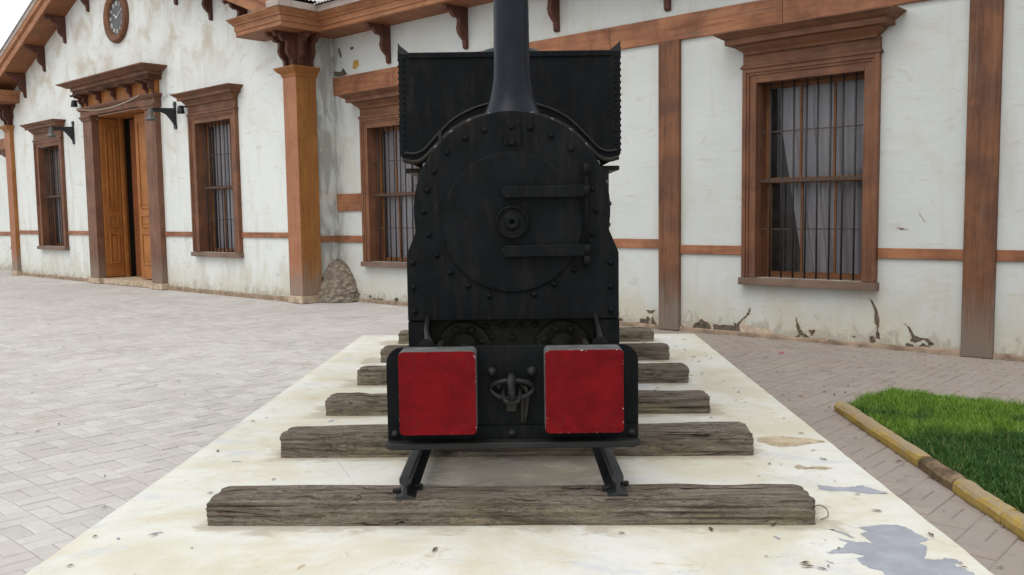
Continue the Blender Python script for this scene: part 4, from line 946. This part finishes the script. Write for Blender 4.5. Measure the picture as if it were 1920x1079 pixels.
# boiler, tank
m_ = MB(); m_.lathe([(.415, 4.78), (.415, 7.0)], (cx, 0, cz), 'y', 56, cap=True); lp('boiler', m_, M['loco'])
TY = 5.10
def arch(r, z0, xe, n=30):       # arch over the boiler: points left foot -> top -> right foot
    a0 = math.asin(min(.99, (z0-cz)/r)); return [(cx-r*math.cos(a0+(math.pi-2*a0)*i/n), cz+r*math.sin(a0+(math.pi-2*a0)*i/n)) for i in range(n+1)]
ar = arch(.545, 1.735, 0)
TP_ = [(-.611, 2.330), (-.611, 1.775), (-.597, 1.750), (-.565, 1.736)]+ar+[(.572, 1.733), (.603, 1.746), (.616, 1.770), (.616, 2.330)]
m_ = MB(); m_.prism(TP_, TY, 6.95, 'xz'); tk = lp('saddle_tank', m_, M['loco'], bevel=.0)
def cat(P, n=8):
    P = [Vector(p) for p in P]; P = [P[0]*2-P[1]]+P+[P[-1]*2-P[-2]]; out = []
    for i in range(1, len(P)-2):
        for k in range(n):
            t = k/n; a, b, c, d = P[i-1:i+3]; out.append(.5*((2*b)+(c-a)*t+(2*a-5*b+4*c-d)*t*t+(-a+3*b-3*c+d)*t**3))
    return out+[P[-2]]
for HP, rad, mt in (([(-.59, 1.788), (-.535, 1.784), (-.483, 1.806), (-.42, 1.872), (-.331, 1.959), (-.24, 2.013), (-.128, 2.050), (0, 2.062)], .008, 'locog'), ([(-.60, 1.748), (-.545, 1.736), (-.49, 1.752), (-.425, 1.815), (-.335, 1.902), (-.24, 1.957), (-.128, 1.993), (0, 2.004)], .013, 'locob')):
    pp = [(cx+x, TY-.007, z) for x, z in HP]+[(cx-x, TY-.007, z) for x, z in HP[-2::-1]]
    m_ = MB(); m_.tube(cat(pp), rad, 8); lp('tank_bead', m_, M[mt], tk)
for s_, x0 in ((-1, -.612), (1, .617)):
    m_ = MB(); m_.box(x0-.003, x0+.003, TY, 6.95, 2.30, 2.352); m_.prism([(x0, 2.331), (x0, 2.392), (x0-s_*.012, 2.375), (x0-s_*.055, 2.340), (x0-s_*.055, 2.331)], TY-.004, TY+.004, 'xz'); lp('tank_lip', m_, M['locog'], tk)
m_ = MB(); m_.box(-.56, .565, TY-.010, TY+.0, 2.305, 2.336); lp('top_angle', m_, M['loco'], tk, .003)
sr = MB()
for z in np.arange(1.79, 2.32, .034):
    for x0, s_ in ((-.613, -1), (.618, 1)):
        sr.lathe([(.0085, 0), (.007, s_*.0035), (.003, s_*.0055)], (x0, TY+.02, float(z)), 'x', 7, cap=False)
    for x0 in (-.585, .59): sr.lathe([(.0075, 0), (.0065, -.004), (.002, -.006)], (x0, TY, float(z)), 'y', 7, cap=False)
lp('edge_rivets', sr, M['loco'], tk, kind='stuff')
m_ = MB(); m_.lathe([(.19, 2.33), (.19, 2.375), (.165, 2.405), (.08, 2.42), (.0005, 2.425)], (.012, 5.5, 0), n=36, cap=False); lp('tank_filler', m_, M['locog'], tk)
for x0, x1 in ((-.60, -.40), (.44, .622)):
    m_ = MB(); m_.box(x0, x1, 5.2, 6.8, 1.682, 1.708); m_.box((x0+x1)/2-.03, (x0+x1)/2+.03, 5.2, 5.26, 1.40, 1.69); lp('tank_support', m_, M['locob'], tk, .006)
# underside: cylinder block, frames, wheels
m_ = MB(); m_.box(-.42, .43, 4.27, 4.95, .60, .953); cy = lp('cylinder_block', m_, M['locob'])
for x in (-.231, .237):
    m_ = MB(); m_.lathe([(.128, -.0), (.128, -.016), (.118, -.022), (.072, -.022), (.070, -.004), (.058, -.002), (.052, -.012), (.020, -.014), (.016, -.030), (.0005, -.032)], (x, 4.27, .815), 'y', 40, cap=False); cv = lp('cylinder_cover', m_, M['locob'], cy)
    for k in range(8):
        a = R(22+45*k); b = MB(); b.lathe([(.017, -.016), (.017, -.036), (.010, -.042)], (x+.097*math.cos(a), 4.27, .815+.097*math.sin(a)), 'y', 6, smooth=False); lp('bolt', b, M['locob'], cy)
for x, z in ((-.125, .915), (-.045, .918), (.035, .915), (.110, .920), (-.10, .865), (.0, .86), (.12, .86)):
    b = MB(); b.lathe([(.016, 0), (.015, -.012), (.009, -.020), (.0005, -.022)], (x, 4.27, z), 'y', 8, cap=False); lp('bolt', b, M['locob'], cy)
for a, b_ in ((-.482, -.392), (.386, .494)):
    m_ = MB(); m_.box(a, b_, 4.16, 4.30, .60, .953); lp('side_leg', m_, M['loco'], bevel=.003)
for x, dx in ((-.355, -.035), (.37, .012)):
    m_ = MB(); m_.tube([(x-.005, 3.76, .898), (x, 3.79, .906), (x+dx*.3, 3.86, .916), (x+dx*.8, 4.0, .935), (x+dx, 4.152, .975)], [.034, .020, .012, .0105, .0105], 10); lp('front_stay', m_, M['locog'])
for x in (-.33, .33):
    m_ = MB(); m_.box(x-.012, x+.012, 3.745, 7.9, .62, .86); lp('frame_plate', m_, M['locob'])
wheels = MB(); wheels.lathe([(.02, -.05), (.22, -.05), (.22, -.045), (.245, -.045), (.245, .03), (.268, .035), (.268, .05), (.22, .05), (.22, .03), (.06, .03), (.06, .06)], (0, 0, 0), 'x', 40, cap=True, smooth=False)
wm = wheels.mesh('wheel', M['locob'])
for y in (4.75, 5.75, 6.75):
    for x, s_ in ((-.441, 1), (.415, -1)):
        o = put('wheel', wm, loco, (x-LC[0], y-LC[1], .641-LC[2])); o.scale = (s_, 1, 1)
    m_ = MB(); m_.lathe([(.04, -.44), (.04, .42)], (0, y, .641), 'x', 16); lp('axle', m_, M['locob'])
m_ = MB(); m_.box(-.5, .5, 4.9, 8.0, .90, .93); lp('running_board', m_, M['loco'])
m_ = MB(); m_.box(-.56, .57, 7.0, 8.0, .93, 2.0); lp('rear_bunker', m_, M['loco'], bevel=.01)
m_ = MB(); m_.box(-.52, .52, 8.0, 8.03, .50, .90); lp('rear_beam', m_, M['loco'], bevel=.006)
# buffer beam
BY = 3.72
def rrect(x0, x1, z0, z1, r, rb=None, n=7):
    rb = r if rb is None else rb; P = []
    for (x, z, a0, q) in ((x1-r, z1-r, 0, r), (x0+r, z1-r, 90, r), (x0+rb, z0+rb, 180, rb), (x1-rb, z0+rb, 270, rb)):
        if q < 1e-4: P.append((x, z)); continue
        for k in range(n+1): a = R(a0+90*k/n); P.append((x+q*math.cos(a), z+q*math.sin(a)))
    return P
m_ = MB(); m_.prism(rrect(-.526, .519, .500, .899, .068, .002), BY, BY+.026, 'xz'); bb = lp('buffer_beam', m_, M['loco'], bevel=.003)
m_ = MB(); m_.prism(rrect(-.522, .515, .512, .568, .004, .002), BY-.014, BY, 'xz'); lp('beam_angle', m_, M['loco'], bb, .003)
m_ = MB(); m_.prism([(-.530, BY+.02), (-.530, BY-.05), (-.505, BY-.075), (.495, BY-.075), (.521, BY-.05), (.521, BY+.02)], .484, .512, 'xy'); lp('bottom_flange', m_, M['locog'], bb, .006)
for x, z in ((-.493, .540), (.486, .534), (-.008, .537)):
    b = MB(); b.lathe([(.017, -.012), (.015, -.022), (.008, -.028), (.0005, -.030)], (x, BY, z), 'y', 12, cap=False); lp('rivet', b, M['locog'], bb)
for x, z in ((-.089, .793), (.077, .793)):
    b = MB(); b.lathe([(.021, 0), (.021, -.012), (.017, -.022), (.008, -.029), (.0005, -.031)], (x, BY, z), 'y', 14, cap=False); lp('rivet', b, M['locog'], bb)
for x0, x1, lb in ((-.4605, -.1495, 'left red faced square buffer block'), (.127, .4435, 'right red faced square buffer block')):
    m_ = MB(); m_.prism(rrect(x0, x1, .560, .900, .020), 3.592, BY, 'xz'); k = lp('buffer_block', m_, M['blockside'], bevel=.005, label=lb)
    xc = (x0+x1)/2; w2 = (x1-x0)/2
    m_ = MB(); m_.prism(rrect(-w2+.001, w2-.001, -.169, .169, .019), -.003, .003, 'xz'); put('red_face', m_.mesh('red_face', M['red']), k, (xc-LC[0], 3.590-LC[1], .730-LC[2]), .0015)
# coupling
def ell(ax, az, z0, y, a0, a1, n=24): return [(ax*math.cos(R(a0+(a1-a0)*i/n))-.006, y-.03*abs(math.sin(R(a0+(a1-a0)*i/n))), z0+az*math.sin(R(a0+(a1-a0)*i/n))) for i in range(n+1)]
m_ = MB(); m_.tube(ell(.088, .036, .728, BY-.02, 0, 180), .010, 10); m_.tube(ell(.088, .040, .728, BY-.02, 180, 360), .009, 10); lp('coupling_ring', m_, M['locog'])
m_ = MB(); m_.lathe([(.014, 0), (.014, -.02), (.006, -.026)], (-.062, BY, .733), 'y', 10); lp('rivet', m_, M['locog'], bb)
m_ = MB(); m_.tube([(-.008, BY, .775), (-.008, BY-.05, .778), (-.008, BY-.085, .760), (-.008, BY-.095, .725), (-.008, BY-.085, .690), (-.008, BY-.055, .682)], [.014, .017, .018, .016, .013, .010], 12); lp('coupling_hook', m_, M['locog'])
m_ = MB(); m_.tube([(-.040, BY-.02, .725), (-.042, BY-.05, .700), (-.034, BY-.075, .682), (-.008, BY-.08, .676), (.018, BY-.075, .682), (.026, BY-.05, .700), (.024, BY-.02, .725)], .009, 10); lp('coupling_link', m_, M['locog'])
m_ = MB(); m_.tube([(.03, BY-.02, .735), (.05, BY-.035, .730), (.06, BY-.03, .70), (.052, BY-.02, .62), (.046, BY-.016, .58)], [.008, .009, .009, .008, .006], 8); m_.box(.030, .052, BY-.012, BY, .58, .70); lp('coupling_strap', m_, M['locob'])
m_ = MB(); m_.prism(rrect(-.030, .012, .63, .678, .008), BY-.03, BY, 'xz'); lp('coupling_pocket', m_, M['locob'], None, .003)
# ================================================================ KERB, LAWN, SMALL THINGS
def cxl(y): return 2.195+(y-3.6)*.0365
J = [(6.40, 5.955, 0), (5.95, 4.955, 0), (4.945, 4.53, 1), (4.515, 4.035, 0), (4.02, 3.35, 0), (3.34, 2.6, 0), (2.59, 1.6, 0)]
kb = thing('lawn_kerb', 'low row of worn yellow painted concrete kerb stones edging the lawn', 'kerb', (2.24, 5, 0))
for k, (a, b, c) in enumerate(J):
    m_ = MB(); rg = random.Random(60+k); n = 14; v = []
    for i in range(n+1):
        y = a+(b-a)*i/n; e = 1 if 0 < i < n else .93; s_ = 1-.10*c*(.5+.5*mn.noise(Vector((y*4, 1, k))))
        for (x, z) in ((0, -.02), (-.004, .045), (.010, .066), (.030, .074), (.060, .074), (.078, .066), (.088, .045), (.088, -.02)):
            v.append((cxl(y)+.044+(x-.044)*(.97 if e < 1 else 1)+.009*mn.noise(Vector((y*5, z*20, k)))+.006*mn.noise(Vector((y*21, z*40, k))), y, (z*e*s_ if z > 0 else z)+.008*mn.noise(Vector((y*7, x*30, k+9)))*(z > .03)))
    m_.add(v, [(i*8+j, (i+1)*8+j, (i+1)*8+j+1, i*8+j+1) for i in range(n) for j in range(7)], False); m_.f.append(tuple(range(8))); m_.f.append(tuple(range(n*8, n*8+8))); m_.sm += [False, False]
    put('kerb_stone', m_.mesh('kerb_stone', M['kerbd'] if c else M['kerb'], (2.24, 5, 0)), kb)
bm = bmesh.new(); vs = [bm.verts.new((p[0], p[1], .028)) for p in rough(LAWN, 12, .02, 4)]; bm.faces.new(vs); bmesh.ops.triangulate(bm, faces=bm.faces)
vb = {}
me = bpy.data.meshes.new('lawn_soil'); bm.to_mesh(me); bm.free(); me.materials.append(M['soil']); put('lawn_soil', me, kind='structure')
rs = np.random.RandomState(5); cand = []
need = 150000
X = rs.uniform(2.2, 6.0, need*2); Y = rs.uniform(1.6, 6.95, need*2)
W = [(2.345, 6.40), (2.95, 6.93), (7.6, 2.64), (5.6, .6), (2.30, 2.4)]
ins = np.zeros(len(X), bool)
for i in range(len(W)):
    ax, ay = W[i]; bx, by = W[i-1]; c = ((ay > Y) != (by > Y)) & (X < (bx-ax)*(Y-ay)/(by-ay+1e-12)+ax); ins ^= c
ins &= (X < .85*Y+1.6) & (X > 2.29+(Y-3.6)*.0365+.0)
X = X[ins][:need]; Y = Y[ins][:need]; nb = len(X)
ang = rs.uniform(0, 2*np.pi, nb); ht = rs.uniform(.028, .070, nb)*(1+.30*np.sin(X*7+1)*np.sin(Y*6)+.30*np.sin(X*23+Y*9)*np.sin(Y*19-X*5)); ht[rs.rand(nb) < .02] *= 1.6; wd = rs.uniform(.0012, .0028, nb)
lean = rs.uniform(.01, .055, nb); la = rs.uniform(0, 2*np.pi, nb)
dx, dy = np.cos(ang)*wd, np.sin(ang)*wd; lx, ly = np.cos(la)*lean, np.sin(la)*lean
vv = np.zeros((nb, 5, 3))
vv[:, 0] = np.stack([X-dx, Y-dy, np.full(nb, .02)], 1); vv[:, 1] = np.stack([X+dx, Y+dy, np.full(nb, .02)], 1)
vv[:, 2] = np.stack([X-dx*.8+lx*.4, Y-dy*.8+ly*.4, .02+ht*.6], 1); vv[:, 3] = np.stack([X+dx*.8+lx*.4, Y+dy*.8+ly*.4, .02+ht*.6], 1)
vv[:, 4] = np.stack([X+lx, Y+ly, .02+ht], 1)
me = bpy.data.meshes.new('lawn_grass'); me.vertices.add(nb*5); me.vertices.foreach_set('co', vv.ravel())
b5 = np.arange(nb)*5
loops = np.stack([b5, b5+1, b5+3, b5+2, b5+2, b5+3, b5+4], 1).ravel()
me.loops.add(nb*7); me.loops.foreach_set('vertex_index', loops.astype(np.int32))
st_ = np.stack([np.arange(nb)*7, np.arange(nb)*7+4], 1).ravel(); me.polygons.add(nb*2); me.polygons.foreach_set('loop_start', st_.astype(np.int32))
me.update(calc_edges=True); me.materials.append(M['grass'])
at = me.attributes.new('rnd', 'FLOAT', 'FACE'); at.data.foreach_set('value', np.repeat(rs.rand(nb), 2))
put('lawn_grass', me, kind='stuff')
lt = MB(); rg = random.Random(77)
for k in range(420):
    if k < 130: y = rg.uniform(2.9, 9.0); x = rg.uniform(xl(y)+.05, xr(y)-.05) if rg.random() < .5 else rg.uniform(.9, xr(y)-.05); z = pz+.005
    else:
        y = rg.uniform(3.5, 13); x = rg.uniform(-7, -1.8) if rg.random() < .55 else rg.uniform(1.9, 3.2); z = .006
        if W2L(x, y)[1] > 8.5 or inpoly(x, y, LAWN): continue
    s_ = rg.uniform(.004, .013); a = rg.uniform(0, 6.28); l = rg.uniform(1.2, 2.6); c, s2 = math.cos(a)*s_, math.sin(a)*s_
    q = [(-l, 0, 0), (-.3*l, -.7, .25), (l, 0, .1), (.2*l, .8, .35)]
    lt.add([(x+p[0]*c-p[1]*s2, y+p[0]*s2+p[1]*c, z+p[2]*s_) for p in q], [(0, 1, 2, 3)])
put('leaf_litter', lt.mesh('leaf_litter', M['litter']), kind='stuff')
m_ = MB()
for k in range(4): a = k*1.6; m_.add([(0, 0, .003), (.025*math.cos(a), .025*math.sin(a), .02), (.042*math.cos(a+.5), .042*math.sin(a+.5), .028), (.025*math.cos(a+1), .025*math.sin(a+1), .02)], [(0, 1, 2, 3)])
o = put('flower_petals', m_.mesh('flower_petals', M['petal']), None, (2.68, 8.96, 0)); o['label'] = 'fallen magenta blossom on the paving between slab and wall'; o['category'] = 'blossom'
m_ = MB(); m_.tube(cat([(1.18, 3.56, .206), (1.215, 3.60, .235), (1.245, 3.62, .240), (1.268, 3.60, .228), (1.262, 3.57, .210), (1.225, 3.545, .206)]), .0018, 6); o = put('wire', m_.mesh('wire', M['rustbar'])); o['label'] = 'thin curled wire at the right end of the nearest sleeper'; o['category'] = 'wire'
